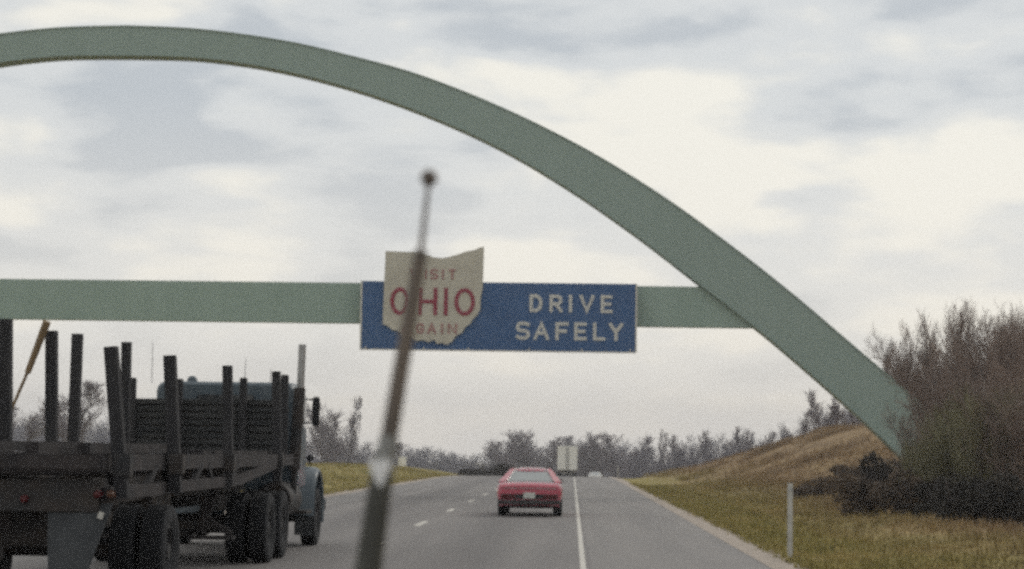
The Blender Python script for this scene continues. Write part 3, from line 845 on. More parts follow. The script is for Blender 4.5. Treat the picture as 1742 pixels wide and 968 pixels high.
word([('S', 878, 901), ('A', 908, 934), ('F', 945, 967), ('E', 977, 998), ('L', 1009, 1030), ('Y', 1036, 1060)], 548.5, 578.5, YP, 0.128, mw, True, 970)
word([('O', 664, 697), ('H', 711, 744), ('I', 754, 763), ('O', 773, 808)], 489.5, 536.5, YO, 0.155, [m_red_l], False, 736)
word([('V', 699, 713), ('I', 720, 728), ('S', 732, 745), ('I', 750, 757), ('T', 763, 776)], 458, 475, YO, 0.062, [m_red_s], False, 736)
word([('A', 685, 699), ('G', 707, 721), ('A', 727, 742), ('I', 748, 756), ('N', 762, 777)], 550, 568, YO, 0.062, [m_red_s], False, 736)

# ------------------------------------------------------------------ wheels
_wheel_cache = {}
def wheel(parent, loc, rad, width, rimfrac=0.56, side=1, key='truck', lod=32):
    k = (rad, width, rimfrac, lod)
    if k not in _wheel_cache:
        w = width / 2; mb = MB(); ri = rad * rimfrac
        g = 0.016 * (rad / 0.5)
        pr = [(-w * 0.72, ri), (-w * 0.98, ri + (rad - ri) * 0.35), (-w, ri + (rad - ri) * 0.65), (-w * 0.9, rad - 0.02), (-w * 0.8, rad)]
        for c in (-0.48, -0.16, 0.16, 0.48):
            pr += [((c - 0.05) * w, rad), ((c - 0.04) * w, rad - g), ((c + 0.04) * w, rad - g), ((c + 0.05) * w, rad)]
        pr += [(w * 0.8, rad), (w * 0.9, rad - 0.02), (w, ri + (rad - ri) * 0.65), (w * 0.98, ri + (rad - ri) * 0.35), (w * 0.72, ri), (-w * 0.72, ri)]
        tm = mb.lathe(pr, (0, 0, 0), 'x', lod).mesh('tyre', m_rubber, smooth=35)
        rb = MB()
        rb.lathe([(-w * 0.70, ri * 0.99), (-w * 0.72, ri * 0.9), (-w * 0.1, ri * 0.82), (w * 0.1, ri * 0.55), (w * 0.3, ri * 0.35), (w * 0.75, ri * 0.3), (w * 0.8, 0.0)], (0, 0, 0), 'x', lod)
        rb.lathe([(w * 0.70, ri * 0.99), (w * 0.74, ri * 0.93), (w * 0.2, ri * 0.84), (w * 0.05, ri * 0.5)], (0, 0, 0), 'x', lod)
        for q in range(8):
            a = q * math.pi / 4
            rb.tube((w * 0.05, ri * 0.46 * math.cos(a), ri * 0.46 * math.sin(a)), (w * 0.42, ri * 0.46 * math.cos(a), ri * 0.46 * math.sin(a)), ri * 0.05, n=6)
        _wheel_cache[k] = (tm, rb.mesh('rim', m_rim, smooth=35))
    tm, rm = _wheel_cache[k]
    o = bpy.data.objects.new('wheel', tm); COL.objects.link(o); o.parent = parent
    o.location = Vector(loc) - parent.location
    if side < 0: o.rotation_euler = (0, 0, math.pi)
    r = bpy.data.objects.new('rim', rm); COL.objects.link(r); r.parent = o
    return o

# ------------------------------------------------------------------ logging trailer
TX0, TX1 = -6.95, -4.45          # left and right flanks
TY0, TY1 = 19.6, 33.0            # rear and front
BED = 1.60
tr = thing('log_trailer', ((TX0 + TX1) / 2, (TY0 + TY1) / 2, 0), 'empty dark log trailer with upright stakes along both sides', 'trailer')
for x in (TX0 + 0.06, TX1 - 0.06):
    MB().beam((x, TY0, BED - 0.10), (x, TY1, BED - 0.10), 0.10, 0.17).build('side_rail', m_plank, tr)
for x in (-6.1, -5.3):
    mb = MB()
    mb.box((x, 26.3, BED - 0.40), (0.12, 13.2, 0.30)); mb.box((x, 26.3, BED - 0.245), (0.2, 13.2, 0.022)); mb.box((x, 26.3, BED - 0.565), (0.2, 13.2, 0.022))
    mb.build('main_beam', m_steel_dk, tr)
for k in range(7):
    y = 20.0 + k * 2.1
    MB().box(((TX0 + TX1) / 2, y, BED - 0.13), (TX1 - TX0 - 0.26, 0.18, 0.2), bev=0.012).build('cross_member', m_plank, tr)
MB().box(((TX0 + TX1) / 2, TY0 - 0.10, BED - 0.10), (TX1 - TX0 + 0.02, 0.18, 0.16), bev=0.02).build('rear_bolster', m_plank, tr)
for k in range(8):   # loose deck planks, lengthwise
    x = TX0 + 0.27 + k * 0.28
    MB().box((x, 29.2 + 0.1 * (k % 3), BED + 0.012), (0.25, 7.2 + 0.2 * (k % 2), 0.05)).build('deck_plank', m_plank, tr)
def stake(px_top, top, px_bot, bot, d, w, x_base=None):
    a = W(px_top, top, d); b = W(px_bot, bot, d)
    t_ = (b.z - 1.16) / (a.z - b.z)
    base = b - (a - b) * t_
    mb = MB(); dirv = (a - base).normalized()
    mb.beam(base, a, w, w * 1.05, w * 0.97, w, up=(0, 1, 0))
    o = mb.build('stake', m_wood_dk, tr)
    p = MB().box((base.x, d, BED - 0.12), (w + 0.035, w + 0.05, 0.22), bev=0.012).build('stake_pocket', m_steel_dk, o)
    return o
stake(470, 632, 471, 740, 31.3, 0.125)
stake(387, 622, 388, 750, 26.5, 0.12)
stake(289, 605, 296, 770, 22.6, 0.13)
stake(189, 590, 202, 765, 19.75, 0.125)
stake(215.5, 582, 212, 740, 31.6, 0.14)
stake(132, 568, 125, 750, 28.6, 0.14)
stake(88, 563, 88, 740, 27.2, 0.145)
stake(10, 543, 9, 760, 25.1, 0.145)
stake(-95, 560, -93, 760, 22.4, 0.145)
# front bulkhead: posts and boards
YH = 33.0
def bx(px, y=YH): return W(px, 700, y).x
hx0, hx1 = bx(217), bx(491)
for pxp, top in ((226.5, 643), (306, 645), (415, 643), (485, 638)):
    zt = W(pxp, top, YH).z
    MB().box((bx(pxp), YH - 0.10, (zt + BED - 0.1) / 2), (0.115, 0.10, zt - BED + 0.1), bev=0.01).build('bulkhead_post', m_wood_dk, tr)
ztop = W(300, 677, YH).z
nb = 8
MB().box(((hx0 + hx1) / 2, YH + 0.055, (ztop - 0.02 + BED) / 2), (hx1 - hx0 - 0.05, 0.03, ztop - 0.02 - BED)).build('backing_panel', m_steel_dk, tr)
bh = (ztop - BED) / nb
for k in range(nb):
    dz = random.Random(k).uniform(-0.006, 0.006)
    MB().box(((hx0 + hx1) / 2 + dz, YH + dz, BED + bh * (k + 0.5)), (hx1 - hx0 - 0.02 * (k % 2), 0.055, bh - 0.028), rot=(0, dz * 0.6, 0)).build('board', m_slat, tr)
# tail lamps, rear bumper, mud flaps
MB().box(((TX0 + TX1) / 2, TY0 + 0.02, BED - 0.42), (TX1 - TX0 - 0.1, 0.06, 0.30), bev=0.01).build('lamp_panel', m_steel_dk, tr)
for px, mt in ((165, m_lampred), (40, m_lampred), (187, m_lampamb)):
    c = W(px, 841 if px > 100 else 849, TY0 - 0.05)
    MB().lathe([(-0.045, 0.0), (-0.04, 0.03), (-0.02, 0.04), (0.05, 0.042)], (c.x, TY0 - 0.02, c.z), 'y', 14).build('tail_lamp', mt, tr, smooth=40)
mb = MB().box((-5.95, TY0 + 0.12, 0.62), (1.0, 0.10, 0.13), bev=0.015)
for x in (-6.3, -5.6): mb.box((x, TY0 + 0.14, 0.92), (0.08, 0.08, 0.56))
mb.build('rear_bumper', m_steel_dk, tr)
def flap(px0, px1, pyt, pxb0, pxb1, d, nm='mud_flap'):
    a, b = W(px0, pyt, d), W(px1, pyt, d)
    c, e_ = W(pxb0, 1020, d - 0.25), W(pxb1, 1020, d - 0.25)
    n = 6; S = []
    for i in range(n + 1):
        t_ = i / n; l = a.lerp(c, t_); r = b.lerp(e_, t_); sw = 0.05 * math.sin(t_ * 3.0)
        S.append([(l.x, l.y - sw, l.z), (r.x, r.y - sw, r.z), (r.x, r.y - sw + 0.018, r.z), (l.x, l.y - sw + 0.018, l.z)])
    return MB().loft(S).build(nm, m_flap, tr, smooth=40)
fl = flap(82, 193, 856, 84, 134, TY0 + 0.05)
c0, c1 = W(82, 852, TY0 + 0.06), W(196, 852, TY0 + 0.06)
MB().beam((c0.x - 0.05, TY0 + 0.08, c0.z), (c1.x + 0.02, TY0 + 0.08, c0.z), 0.05, 0.07).build('flap_hanger', m_steel_dk, tr)
cc = W(172, 877, TY0 - 0.02)
MB().box((cc.x, TY0 - 0.04, cc.z), (0.055, 0.02, 0.07), rot=(0, 0.3, 0), bev=0.006).build('flap_tag', m_post, tr)
q0, q1 = W(153, 815, TY0 + 0.3), W(136, 845, TY0 + 0.3)
MB().beam(q0, q1, 0.05, 0.05).build('brace', m_plank, tr)
for y in (22.95,):
    for x in (-4.58, -4.92, -6.48, -6.82):
        wheel(tr, (x, y, 0.51), 0.51, 0.285, side=1 if x > -5.5 else -1)
    MB().tube((-6.6, y, 0.51), (-4.8, y, 0.51), 0.075).build('axle', m_steel_dk, tr)
MB().box((-5.7, 22.95, 0.84), (0.95, 1.3, 0.16), bev=0.02).build('suspension', m_steel_dk, tr)
# landing gear
for x in (-4.95, -6.35):
    mb = MB()
    mb.beam((x + 0.12, 28.1, BED - 0.3), (x - 0.10, 28.1, 0.52), 0.12, 0.12)
    mb.beam((x - 0.05, 28.1, 0.70), (x + 0.32, 28.1, 0.50), 0.08, 0.08)
    mb.box((x + 0.05, 28.1, 0.45), (0.62, 0.22, 0.05))
    mb.build('landing_gear', m_plank, tr)
MB().beam((-6.4, 28.1, 0.62), (-4.9, 28.1, 0.62), 0.09, 0.09).build('gear_cross_bar', m_steel_dk, tr)

# clutter along and under the bed
for x in (TX1 - 0.03, TX0 + 0.03):
    MB().beam((x, TY0 + 0.05, 1.20), (x, 27.6, 1.24), 0.08, 0.13).build('truss_rail', m_plank, tr)
    MB().beam((x, 27.6, 1.24), (x, 31.0, BED - 0.16), 0.08, 0.13).build('truss_rail', m_plank, tr)
    for k in range(6):
        y = 20.2 + k * 1.35
        MB().beam((x, y, 1.22), (x, y + (0.55 if k % 2 else -0.35), BED - 0.15), 0.06, 0.07).build('truss_strut', m_wood_dk, tr)
def chain(p0, p1, sag, n=12, r=0.016):
    pts = [Vector(p0).lerp(Vector(p1), i / n) - Vector((0, 0, sag * 4 * (i / n) * (1 - i / n))) for i in range(n + 1)]
    return MB().path(pts, r, 6).build('chain', m_steel_dk, tr)
chain((-6.8, TY0 - 0.21, BED - 0.05), (-5.5, TY0 - 0.21, BED - 0.05), 0.24)
MB().box((-5.9, 20.55, 0.95), (1.6, 0.7, 0.56), bev=0.03).build('gap_filler_box', m_steel_dk, tr)  # invented dark box, added to hide the bright grass gap under the bed
MB().box((-6.05, 20.19, 0.98), (1.1, 0.03, 0.36), bev=0.01).build('gap_filler_lid', m_plank, tr)  # front board of the added box
MB().box((-5.75, 25.6, 0.98), (1.3, 1.2, 0.42), bev=0.03).build('tool_box', m_steel_dk, tr)
MB().tube((-6.1, 21.6, 0.70), (-6.1, 22.4, 0.70), 0.16, n=14).build('air_tank', m_steel_dk, tr, smooth=40)
MB().box((-6.55, 21.9, 0.62), (0.62, 0.02, 0.9)).build('mud_flap', m_flap, tr)
for k, (x, y0_, y1_, z) in enumerate(((-5.0, 21.0, 25.5, 0.10), (-5.35, 20.3, 24.2, 0.09), (-6.3, 21.0, 26.0, 0.11), (-5.8, 23.0, 28.0, 0.10))):
    MB().beam((x, y0_, BED + z - 0.06), (x + 0.1 * (k - 1), y1_, BED + z - 0.05), 0.13, 0.11).build('bunk_timber', m_plank, tr)

# pole leaning over the trailer
pl = thing('leaning_pole', W(28, 672, 27.0), 'ochre two-part pole leaning up to the left trailer stake', 'pole')
a, b, c, e_ = W(80, 547, 26.9), W(47, 634, 27.0), W(50, 626, 27.0), W(18, 700, 27.05)
zfl = BED + 0.04
low = e_ + (e_ - c) * ((e_.z - zfl) / (c.z - e_.z))
pl.location = low
MB().tube(b, a, 0.042, 0.055, 12).build('upper_tube', m_ochre, pl, smooth=40)
MB().tube(low, c, 0.02, 0.022, 10).build('lower_rod', m_ochre, pl, smooth=40)

# ------------------------------------------------------------------ tractor unit
tk = thing('truck_tractor', (-5.7, 34.0, 0), 'blue grey conventional truck cab with exhaust stack pulling the log trailer', 'truck')
MB().beam((-5.3, 29.6, 0.86), (-5.3, 37.6, 0.86), 0.09, 0.24).build('frame_rail', m_steel_dk, tk)
MB().beam((-6.1, 29.6, 0.86), (-6.1, 37.6, 0.86), 0.09, 0.24).build('frame_rail', m_steel_dk, tk)
for y in (30.35, 31.75):
    for x in (-4.55, -4.89, -6.51, -6.85):
        wheel(tk, (x, y, 0.51), 0.51, 0.285, side=1 if x > -5.5 else -1)
    MB().tube((-6.6, y, 0.51), (-4.8, y, 0.51), 0.09).build('axle', m_steel_dk, tk)
    MB().lathe([(-0.2, 0), (-0.18, 0.14), (0, 0.2), (0.18, 0.14), (0.2, 0)], (-5.7, y, 0.51), 'y', 14).build('differential', m_steel_dk, tk, smooth=40)
MB().lathe([(-0.05, 0.0), (-0.05, 0.48), (0.05, 0.48), (0.05, 0.0)], (-5.7, 31.1, 1.06), 'z', 24).build('fifth_wheel', m_steel_dk, tk)
wheel(tk, (-4.58, 36.2, 0.50), 0.50, 0.28, side=1); wheel(tk, (-6.82, 36.2, 0.50), 0.50, 0.28, side=-1)
MB().tube((-6.7, 36.2, 0.46), (-4.7, 36.2, 0.46), 0.06).build('axle', m_steel_dk, tk)
# cab shell lofted from rear wall to windscreen
cx0, cx1 = W(266, 700, 33.7).x, W(503, 700, 33.7).x
zr = W(400, 650, 33.7).z
def cabsec(y, x0, x1, z0, z1, r):
    P = []
    for cx, cz, a0 in ((x1 - r, z1 - r, 0), (x0 + r, z1 - r, 90), (x0 + 0.05, z0 + 0.05, 180), (x1 - 0.05, z0 + 0.05, 270)):
        rr = r if cz > (z0 + z1) / 2 else 0.05
        for q in range(4):
            t_ = R(a0 + q * 30); P.append((cx + rr * math.cos(t_), y, cz + rr * math.sin(t_)))
    return P
S = [cabsec(33.62, cx0 + 0.03, cx1 - 0.03, 1.0, zr - 0.05, 0.14), cabsec(33.68, cx0, cx1, 0.98, zr, 0.16), cabsec(34.5, cx0, cx1, 0.98, zr + 0.02, 0.16), cabsec(35.0, cx0 + 0.02, cx1 - 0.02, 0.98, zr - 0.02, 0.18), cabsec(35.35, cx0 + 0.06, cx1 - 0.06, 0.98, 1.95, 0.12)]
MB().loft(S).build('cab', m_cab, tk, smooth=40)
MB().box(((cx0 + cx1) / 2, 33.60, zr - 0.42), (0.95, 0.04, 0.42), bev=0.03).build('rear_window', m_glass, tk)
for x in (cx0 - 0.012, cx1 + 0.012):
    w_ = MB().box((x, 34.45, zr - 0.42), (0.03, 0.85, 0.5), bev=0.02).build('side_window', m_glass, tk)
    d_ = MB().box((x * 1.0, 34.45, 1.55), (0.022, 0.98, 0.98), bev=0.015).build('door', m_cab, tk)
    MB().box((x + (0.025 if x > -5.7 else -0.025), 34.1, 1.72), (0.03, 0.14, 0.035), bev=0.008).build('handle', m_chrome, d_)
MB().box(((cx0 + cx1) / 2, 35.22, 2.28), (1.9, 0.05, 0.58), rot=(R(25), 0, 0), bev=0.02).build('windscreen', m_glass, tk)
for k, px in enumerate((327,)):
    c = W(px, 648, 34.2)
    MB().lathe([(0.0, 0.09), (0.05, 0.085), (0.09, 0.05), (0.10, 0.0)], (c.x, 34.2, zr + 0.012), 'z', 12).build('roof_lamp' if k else 'roof_vent', m_cab if k == 0 else m_lampamb, tk, smooth=50)
# hood and fenders
S = [cabsec(35.36, -6.3, -5.1, 1.0, 1.92, 0.2), cabsec(36.4, -6.22, -5.18, 1.0, 1.86, 0.2), cabsec(37.5, -6.15, -5.25, 1.0, 1.76, 0.18)]
MB().loft(S).build('hood', m_cab, tk, smooth=40)
MB().box((-5.7, 37.53, 1.32), (0.8, 0.06, 0.72), bev=0.03).build('grille', m_chrome, tk)
for s_ in (1, -1):
    S = []
    for k in range(13):
        a = R(-14 + k * 196 / 12)
        y = 36.22 - 0.78 * math.cos(a) * -1; z = 0.56 + 0.80 * math.sin(a) * (1.0 if a < R(90) else 1.0)
        zi = 0.56 + 0.70 * math.sin(a); yi = 36.22 + 0.68 * math.cos(a)
        xo, xi = -5.7 + s_ * 1.27, -5.7 + s_ * 0.52
        S.append([(xo - s_ * 0.06, y, z), (xi, y, z + 0.06), (xi, yi, zi), (xo - s_ * 0.02, yi, zi), (xo, (y + yi) / 2, (z + zi) / 2)])
    MB().loft(S).build('fender', m_cab, tk, smooth=45)
    MB().lathe([(-0.05, 0.0), (-0.04, 0.06), (0.04, 0.06), (0.05, 0.0)], (-5.7 + s_ * 1.08, 36.3, 1.52), 'y', 12).build('turn_lamp', m_black, tk, smooth=40)
    MB().tube((-5.7 + s_ * 1.08, 36.3, 1.38), (-5.7 + s_ * 1.08, 36.3, 1.50), 0.015).build('lamp_stalk', m_black, tk)
MB().box((-5.7, 37.75, 0.68), (2.4, 0.14, 0.28), bev=0.04).build('front_bumper', m_chrome, tk)
MB().tube((-4.72, 32.6, 0.86), (-4.72, 34.0, 0.86), 0.28, n=20).build('fuel_tank', m_steel_dk, tk, smooth=40)
MB().box((-4.62, 34.75, 0.62), (0.42, 0.7, 0.06), bev=0.01).build('step', m_steel_dk, tk)
# exhaust
e1, e0 = W(514.5, 586, 33.3), W(511, 662, 33.3)
em, eb = W(510, 662, 33.3), W(500, 800, 33.3)
MB().tube(e0, e1, 0.062, 0.062, 16).build('exhaust_pipe', m_chrome, tk, smooth=40)
MB().tube(eb, em + Vector((0, 0, 0.02)), 0.095, 0.095, 18).build('muffler', m_steel_dk, tk, smooth=40)
MB().tube(eb + Vector((0, 0, -0.5)), eb, 0.05, 0.05, 12).build('exhaust_elbow', m_steel_dk, tk, smooth=40)
m0 = W(537.5, 700, 35.1)
mir = MB().box(m0, (0.125, 0.05, 0.50), bev=0.02).build('mirror', m_black, tk)
for z in (-0.2, 0.2): MB().tube((cx1, 35.0, m0.z + z), (m0.x, 35.1, m0.z + z), 0.012, n=8).build('mirror_arm', m_black, mir)
for px, top, bot in ((258, 580, 660), (416, 610, 655), (459, 628, 660)):
    a, b = W(px + 2, top, 34.0), W(px, bot, 34.0)
    MB().tube((b.x, b.y, zr - 0.02), a, 0.006, 0.004, 6).build('whip_aerial', m_black, tk)
MB().box((-4.62, 37.0 - 1.45, 0.45), (0.30, 0.016, 0.5)).build('mud_flap', m_flap, tk)

# ------------------------------------------------------------------ cars
def car(loc, rz, label, paint, name='car', length=4.45):
    c = thing(name, loc, label, 'car')
    def L(mb, nm, mt, par=None, smooth=None): return mb.build(nm, mt, par or c, smooth, off=(0, 0, 0))
    ys_ = [0.0, 0.05, 0.15, 0.4, 0.62, 0.68, 0.78, 0.9, 1.02, 1.12, 1.18, 1.24, 1.6, 2.2, 2.8, 3.18, 3.24, 3.30, 3.40, 3.52, 3.64, 3.74, 3.80, 3.95, 4.2, 4.38, 4.45]
    key = [0, 0.05, 0.15, 0.5, 1.2, 2.2, 3.3, 3.9, 4.3, 4.45]
    wb = np.interp(ys_, key, [.70, .75, .78, .79, .79, .79, .79, .77, .74, .66]); zb = np.interp(ys_, key, [.30, .28, .27, .26, .24, .22, .24, .28, .34, .42])
    wm = np.interp(ys_, key, [.78, .83, .86, .875, .87, .865, .865, .86, .83, .74]); zm = np.interp(ys_, key, [.60, .60, .60, .60, .58, .58, .58, .58, .56, .56])
    ws = np.interp(ys_, key, [.74, .78, .80, .81, .79, .79, .80, .79, .76, .68]); zs = np.interp(ys_, key, [.80, .84, .865, .885, .90, .88, .87, .84, .78, .70])
    zt = np.interp(ys_, key, [.81, .86, .89, .92, .935, .92, .92, .89, .82, .72])
    secs = []
    for i, y in enumerate(ys_):
        b = zb[i]
        for wy in (0.92, 3.52):
            if abs(y - wy) < 0.345: b = max(b, 0.31 + math.sqrt(0.345 ** 2 - (y - wy) ** 2))
        m_ = max(zm[i], b + 0.04)
        h = [(0, b + 0.02), (wb[i], b), (wm[i], m_), (ws[i] + 0.035, zs[i] - 0.07), (ws[i] - 0.01, zs[i]), (ws[i] * 0.6, zs[i] + (zt[i] - zs[i]) * 0.7), (0, zt[i])]
        secs.append([(x, y, z) for x, z in h] + [(-x, y, z) for x, z in h[-2:0:-1]])
    L(MB().loft(secs), 'body', paint, smooth=38)
    # greenhouse
    A = {s: Vector((s * .74, 0.78, .915)) for s in (1, -1)}; B = {s: Vector((s * .485, 1.62, 1.215)) for s in (1, -1)}
    C_ = {s: Vector((s * .485, 2.55, 1.235)) for s in (1, -1)}; D_ = {s: Vector((s * .70, 3.22, .925)) for s in (1, -1)}
    S = []
    for y, w, z, cr_ in ((1.54, .505, 1.188, .034), (1.66, .52, 1.216, .042), (2.1, .53, 1.236, .05), (2.48, .52, 1.232, .045), (2.62, .495, 1.205, .034)):
        up = [(-w, y, z - .03), (-w * .92, y, z + .004), (-w * .5, y, z + cr_ * .75), (0, y, z + cr_), (w * .5, y, z + cr_ * .75), (w * .92, y, z + .004), (w, y, z - .03)]
        S.append(up + [(w * .6, y, z - .045), (-w * .6, y, z - .045)])
    L(MB().loft(S), 'roof', paint, smooth=50)
    for s in (1, -1):
        L(MB().beam(A[s] + Vector((0, -.05, -.03)), B[s] + Vector((s * .01, 0, .0)), .19, .06, .12, .05), 'rear_pillar', paint)
        L(MB().beam(D_[s] + Vector((0, .03, -.02)), C_[s], .07, .06, .06, .05), 'front_pillar', paint)
    def pane(nm, pts, mt=m_carglass):
        P = [Vector(p) for p in pts]; n = (P[1] - P[0]).cross(P[2] - P[0]).normalized() * 0.012
        mb = MB().add([p + n for p in P] + [p - n for p in P], [(0, 1, 2, 3), (7, 6, 5, 4), (0, 4, 5, 1), (1, 5, 6, 2), (2, 6, 7, 3), (3, 7, 4, 0)])
        return L(mb, nm, mt)
    pane('rear_window', [A[-1] + Vector((.08, .02, -.01)), A[1] + Vector((-.08, .02, -.01)), B[1] + Vector((-.03, -.02, -.02)), B[-1] + Vector((.03, -.02, -.02))])
    pane('windscreen', [D_[1], D_[-1], C_[-1], C_[1]])
    for s in (1, -1):
        pane('side_window', [A[s] + Vector((-s * .015, .35, 0)), D_[s] + Vector((-s * .015, -.06, 0)), C_[s] + Vector((-s * .01, .02, -.03)), B[s] + Vector((-s * .01, .12, -.03))])
    L(MB().box((0, .52, .934), (1.30, .016, .010)), 'lid_gap', m_black)
    L(MB().box((0, -.005, .745), (1.42, .03, .022), bev=.006), 'chrome_strip', m_chrome)
    for s in (1, -1):
        L(MB().box((s * .872, 2.2, .62), (.014, 3.0, .03)), 'side_moulding', m_chrome)
        L(MB().beam(A[s] + Vector((-s * .07, -.01, .012)), B[s] + Vector((-s * .06, -.03, -.002)), .022, .02), 'window_trim', m_chrome)
    L(MB().box((.82, 2.95, .93), (.14, .06, .09), bev=.02), 'door_mirror', m_chrome)
    # interior silhouettes seen through the glass stay dark: seats
    L(MB().box((0, 1.55, .84), (1.2, .25, .32), bev=.05), 'rear_seat', m_black)
    # rear details
    L(MB().box((0, -.035, .385), (1.66, .10, .12), bev=.03), 'rear_bumper', m_bumper)
    L(MB().box((0, 4.47, .48), (1.58, .10, .115), bev=.03), 'front_bumper', m_chrome)
    L(MB().box((0, .012, .53), (1.52, .06, .13), bev=.015), 'tail_panel', m_black)
    for s in (1, -1):
        L(MB().box((s * .55, -.018, .53), (.40, .04, .10), bev=.015), 'tail_lamp', m_lampred)
        L(MB().lathe([(-.01, 0), (-.01, .075), (.05, .08)], (s * .55, 4.40, .62), 'y', 14), 'headlamp', m_plate)
    L(MB().box((0, -.04, .56), (.31, .02, .16), bev=.006), 'number_plate', m_plate)
    L(MB().box((0, .30, .33), (1.1, .34, .14), bev=.03), 'fuel_tank', m_black)
    L(MB().tube((.42, -.02, .27), (.42, 1.6, .27), .028), 'tailpipe', m_steel_dk)
    L(MB().box((0, 2.2, .24), (1.3, 3.0, .06)), 'floor_pan', m_black)
    for s in (1, -1):
        for y in (.92, 3.52):
            w = wheel(c, Vector(loc) + Vector((s * .735, y, .315)), .315, .235, .58, side=s, lod=24)
    c.rotation_euler = (0, 0, rz)
    return c
yc = 54.4
pc = W(900, 878, yc)
car((pc.x, yc, prof(yc)), R(0.0), 'red two-door car seen from behind in the right lane', m_carred)
yw = 264.0
pw = W(1012, 806, yw)
car((pw.x, yw, prof_lin(yw)), R(-3), 'pale distant car half hidden beyond the road crest', m_carwhite)

# ------------------------------------------------------------------ white box truck ahead
yb = 248.0
pb = W(965, 800, yb)
bt = thing('box_truck', (pb.x, yb, prof_lin(yb)), 'white box truck seen from behind at the road crest', 'truck')
z0 = prof_lin(yb); bw = 34.0 / (FPX / yb)
zt_ = W(965, 759, yb).z; zl = W(965, 800, yb).z
MB().box((pb.x, yb + 3.6, (zt_ + zl) / 2), (bw, 7.1, zt_ - zl), bev=0.04).build('box_body', m_boxwhite, bt)
for s in (1, -1):
    dr = MB().box((pb.x + s * bw * .252, yb + 0.03, (zt_ + zl) / 2), (bw * .465, 0.05, (zt_ - zl) * .94), bev=0.02).build('rear_door', m_boxwhite, bt)
    MB().tube((pb.x + s * bw * .05, yb - 0.03, zl + .1), (pb.x + s * bw * .05, yb - 0.03, zt_ - .1), .028, n=8).build('lock_rod', m_steel_dk, dr)
    MB().box((pb.x + s * bw * .40, yb, zl - .12), (.22, .06, .14)).build('tail_lamp', m_lampred, bt)
    for x in (.42, .30): wheel(bt, (pb.x + s * bw * x, yb + 2.0, z0 + .48), .48, .26, side=s)
    wheel(bt, (pb.x + s * bw * .42, yb + 8.0, z0 + .48), .48, .26, side=s)
MB().box((pb.x, yb + .06, z0 + .62), (bw * .9, .12, .18), bev=.02).build('rear_bumper', m_black, bt)
MB().box((pb.x, yb + 4.2, zl - .16), (1.0, 8.0, .28)).build('chassis', m_black, bt)
S = [[(pb.x + x, y, z0 + z) for x, z in ((-1.05, .6), (1.05, .6), (1.0, h_), (-1.0, h_))] for y, h_ in ((yb + 7.2, 2.4), (yb + 8.2, 2.4), (yb + 8.7, 1.6), (yb + 9.3, 1.45))]
MB().loft(S).build('cab', m_carwhite, bt)

# ------------------------------------------------------------------ posts and small roadside things
def post(px, base_y, top_y, d, label):
    b = W(px, base_y, d); z = gz(b.x - curve(d), d); h = W(px, top_y, d).z - z
    p = thing('delineator_post', (b.x, d, z), label, 'post', 'white delineator posts along the right shoulder')
    mb = MB()
    mb.box((b.x, d, z + h / 2 - .1), (.085, .028, h + .2), bev=.006)
    mb.box((b.x - .035, d + .022, z + h / 2 - .1), (.014, .03, h + .2)); mb.box((b.x + .035, d + .022, z + h / 2 - .1), (.014, .03, h + .2))
    mb.build('post', m_post, p)
    MB().lathe([(-.014, 0), (-.012, .03), (.0, .034)], (b.x, d - .014, z + h - .1), 'y', 12).build('reflector', m_button, p)
    return p
post(1344, 950, 822, 33.5, 'white delineator post nearest the camera at the shoulder edge')
post(1051, 818, 792, 158.0, 'most distant white delineator post near the road crest')
ps = W(684, 785, 240.0)
sgn = thing('roadside_sign', (ps.x, 240.0, gz(ps.x - curve(240), 240)), 'tiny white sign on the far median beside the antenna', 'sign')
zg = gz(ps.x - curve(240), 240)
MB().box((ps.x, 240, ps.z), (1.0, .03, 1.05), bev=.01).build('panel', m_boxwhite, sgn)
MB().box((ps.x, 240.05, (ps.z + zg) / 2), (.08, .05, ps.z - zg), bev=.01).build('post', m_post, sgn)
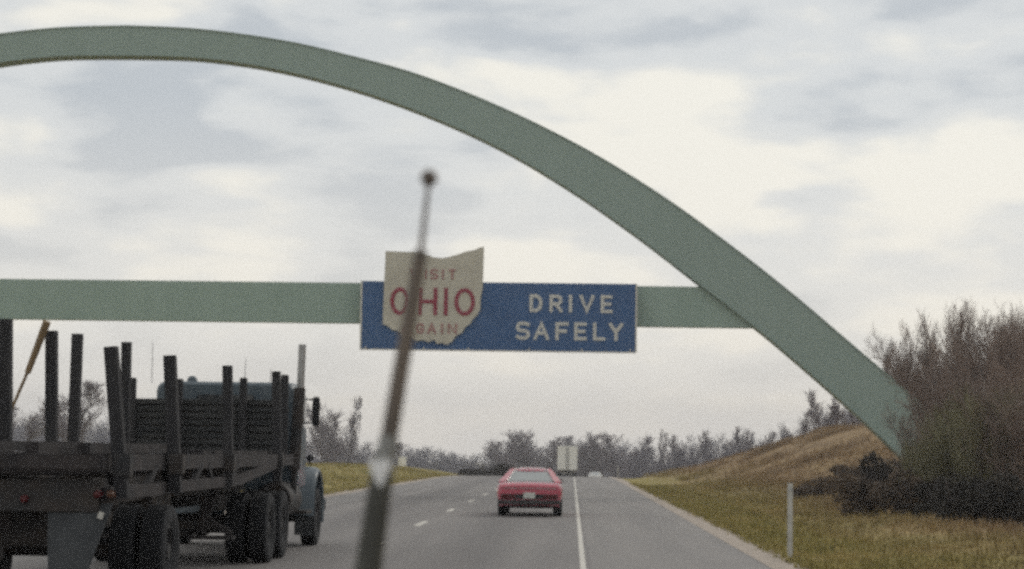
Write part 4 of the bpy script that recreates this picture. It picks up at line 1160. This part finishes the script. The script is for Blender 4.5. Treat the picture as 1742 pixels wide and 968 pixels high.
# ------------------------------------------------------------------ antenna of the car the photo was taken from
DA = 1.0
an = thing('car_antenna', W(600, 1400, DA), 'blurred telescopic car antenna with ball tip standing close to the camera', 'antenna')
def ap(px, py): return W(px, py, DA)
k = FPX / DA
tip, j1, j2, j3, j4 = ap(730, 303), ap(716, 428), ap(662, 745), ap(648, 815), ap(598, 1160)
base = ap(560, 1480)
MB().tube(j1, tip, 10 / 2 / k, 7.5 / 2 / k, 14).build('top_section', m_brass, an, smooth=40)
ball = MB(); rb_ = 15.0 / k
ball.lathe([(-rb_ * math.cos(R(a)), max(1e-5, rb_ * math.sin(R(a)))) for a in range(0, 181, 15)], tip, 'z', 20)
ball.build('ball_tip', m_brass, an, smooth=60)
MB().tube(j2, j1, 30 / 2 / k, 25 / 2 / k, 16).build('middle_section', m_brass, an, smooth=40)
MB().tube(j1 + (j2 - j1) * 0.03, j1 - (j2 - j1) * 0.0, 29 / 2 / k, 20 / 2 / k, 16).build('upper_ferrule', m_ant_dk, an, smooth=40)
dv = (j3 - j2)
MB().tube(j2 + dv * .9, j2 - dv * .05, 40 / 2 / k, 33 / 2 / k, 18).build('collar', m_ant_grey, an, smooth=40)
MB().tube(j4, j2 + dv * .85, 56 / 2 / k, 40 / 2 / k, 18).build('lower_section', m_ant_dk, an, smooth=40)
MB().tube(base, j4, 60 / 2 / k, 56 / 2 / k, 18).build('mast_foot', m_ant_dk, an, smooth=40)
cl = ap(648, 802); fwd = Vector((0, -26 / k, 0))
tri = [(-17, 14), (-9, 18), (-2, 13), (6, 18), (16, 12), (9, -6), (2, -22), (-5, -12)]
MB().prism([(cl.x + x * 1.25 / k, DA - 27 / k, cl.z + z * 1.25 / k) for x, z in tri], 10 / k).build('white_wedge', m_ant_white, an, smooth=30)  # white heart-shaped wedge in front of the collar
tb = MB().lathe([(0, .0), (0, .03), (.012, .028), (.02, .016), (.03, .012)], base - Vector((0, 0, .02)), 'z', 20)
tb.build('base', m_black, an, smooth=40)

# ------------------------------------------------------------------ haze: one box of even air round everything
hz = bpy.data.materials.new('thin_air'); hz.use_nodes = True
hn = hz.node_tree.nodes; hn.clear()
ho = hn.new('ShaderNodeOutputMaterial'); hv = hn.new('ShaderNodeVolumePrincipled')
hv.inputs['Color'].default_value = (0.94, 0.935, 0.975, 1); hv.inputs['Density'].default_value = 0.0005
hz.node_tree.links.new(hv.outputs['Volume'], ho.inputs['Volume'])
hb = MB().box((0, 790, 12.0), (2300, 2200, 56)).build('haze', hz)
tag(hb, kind='stuff')
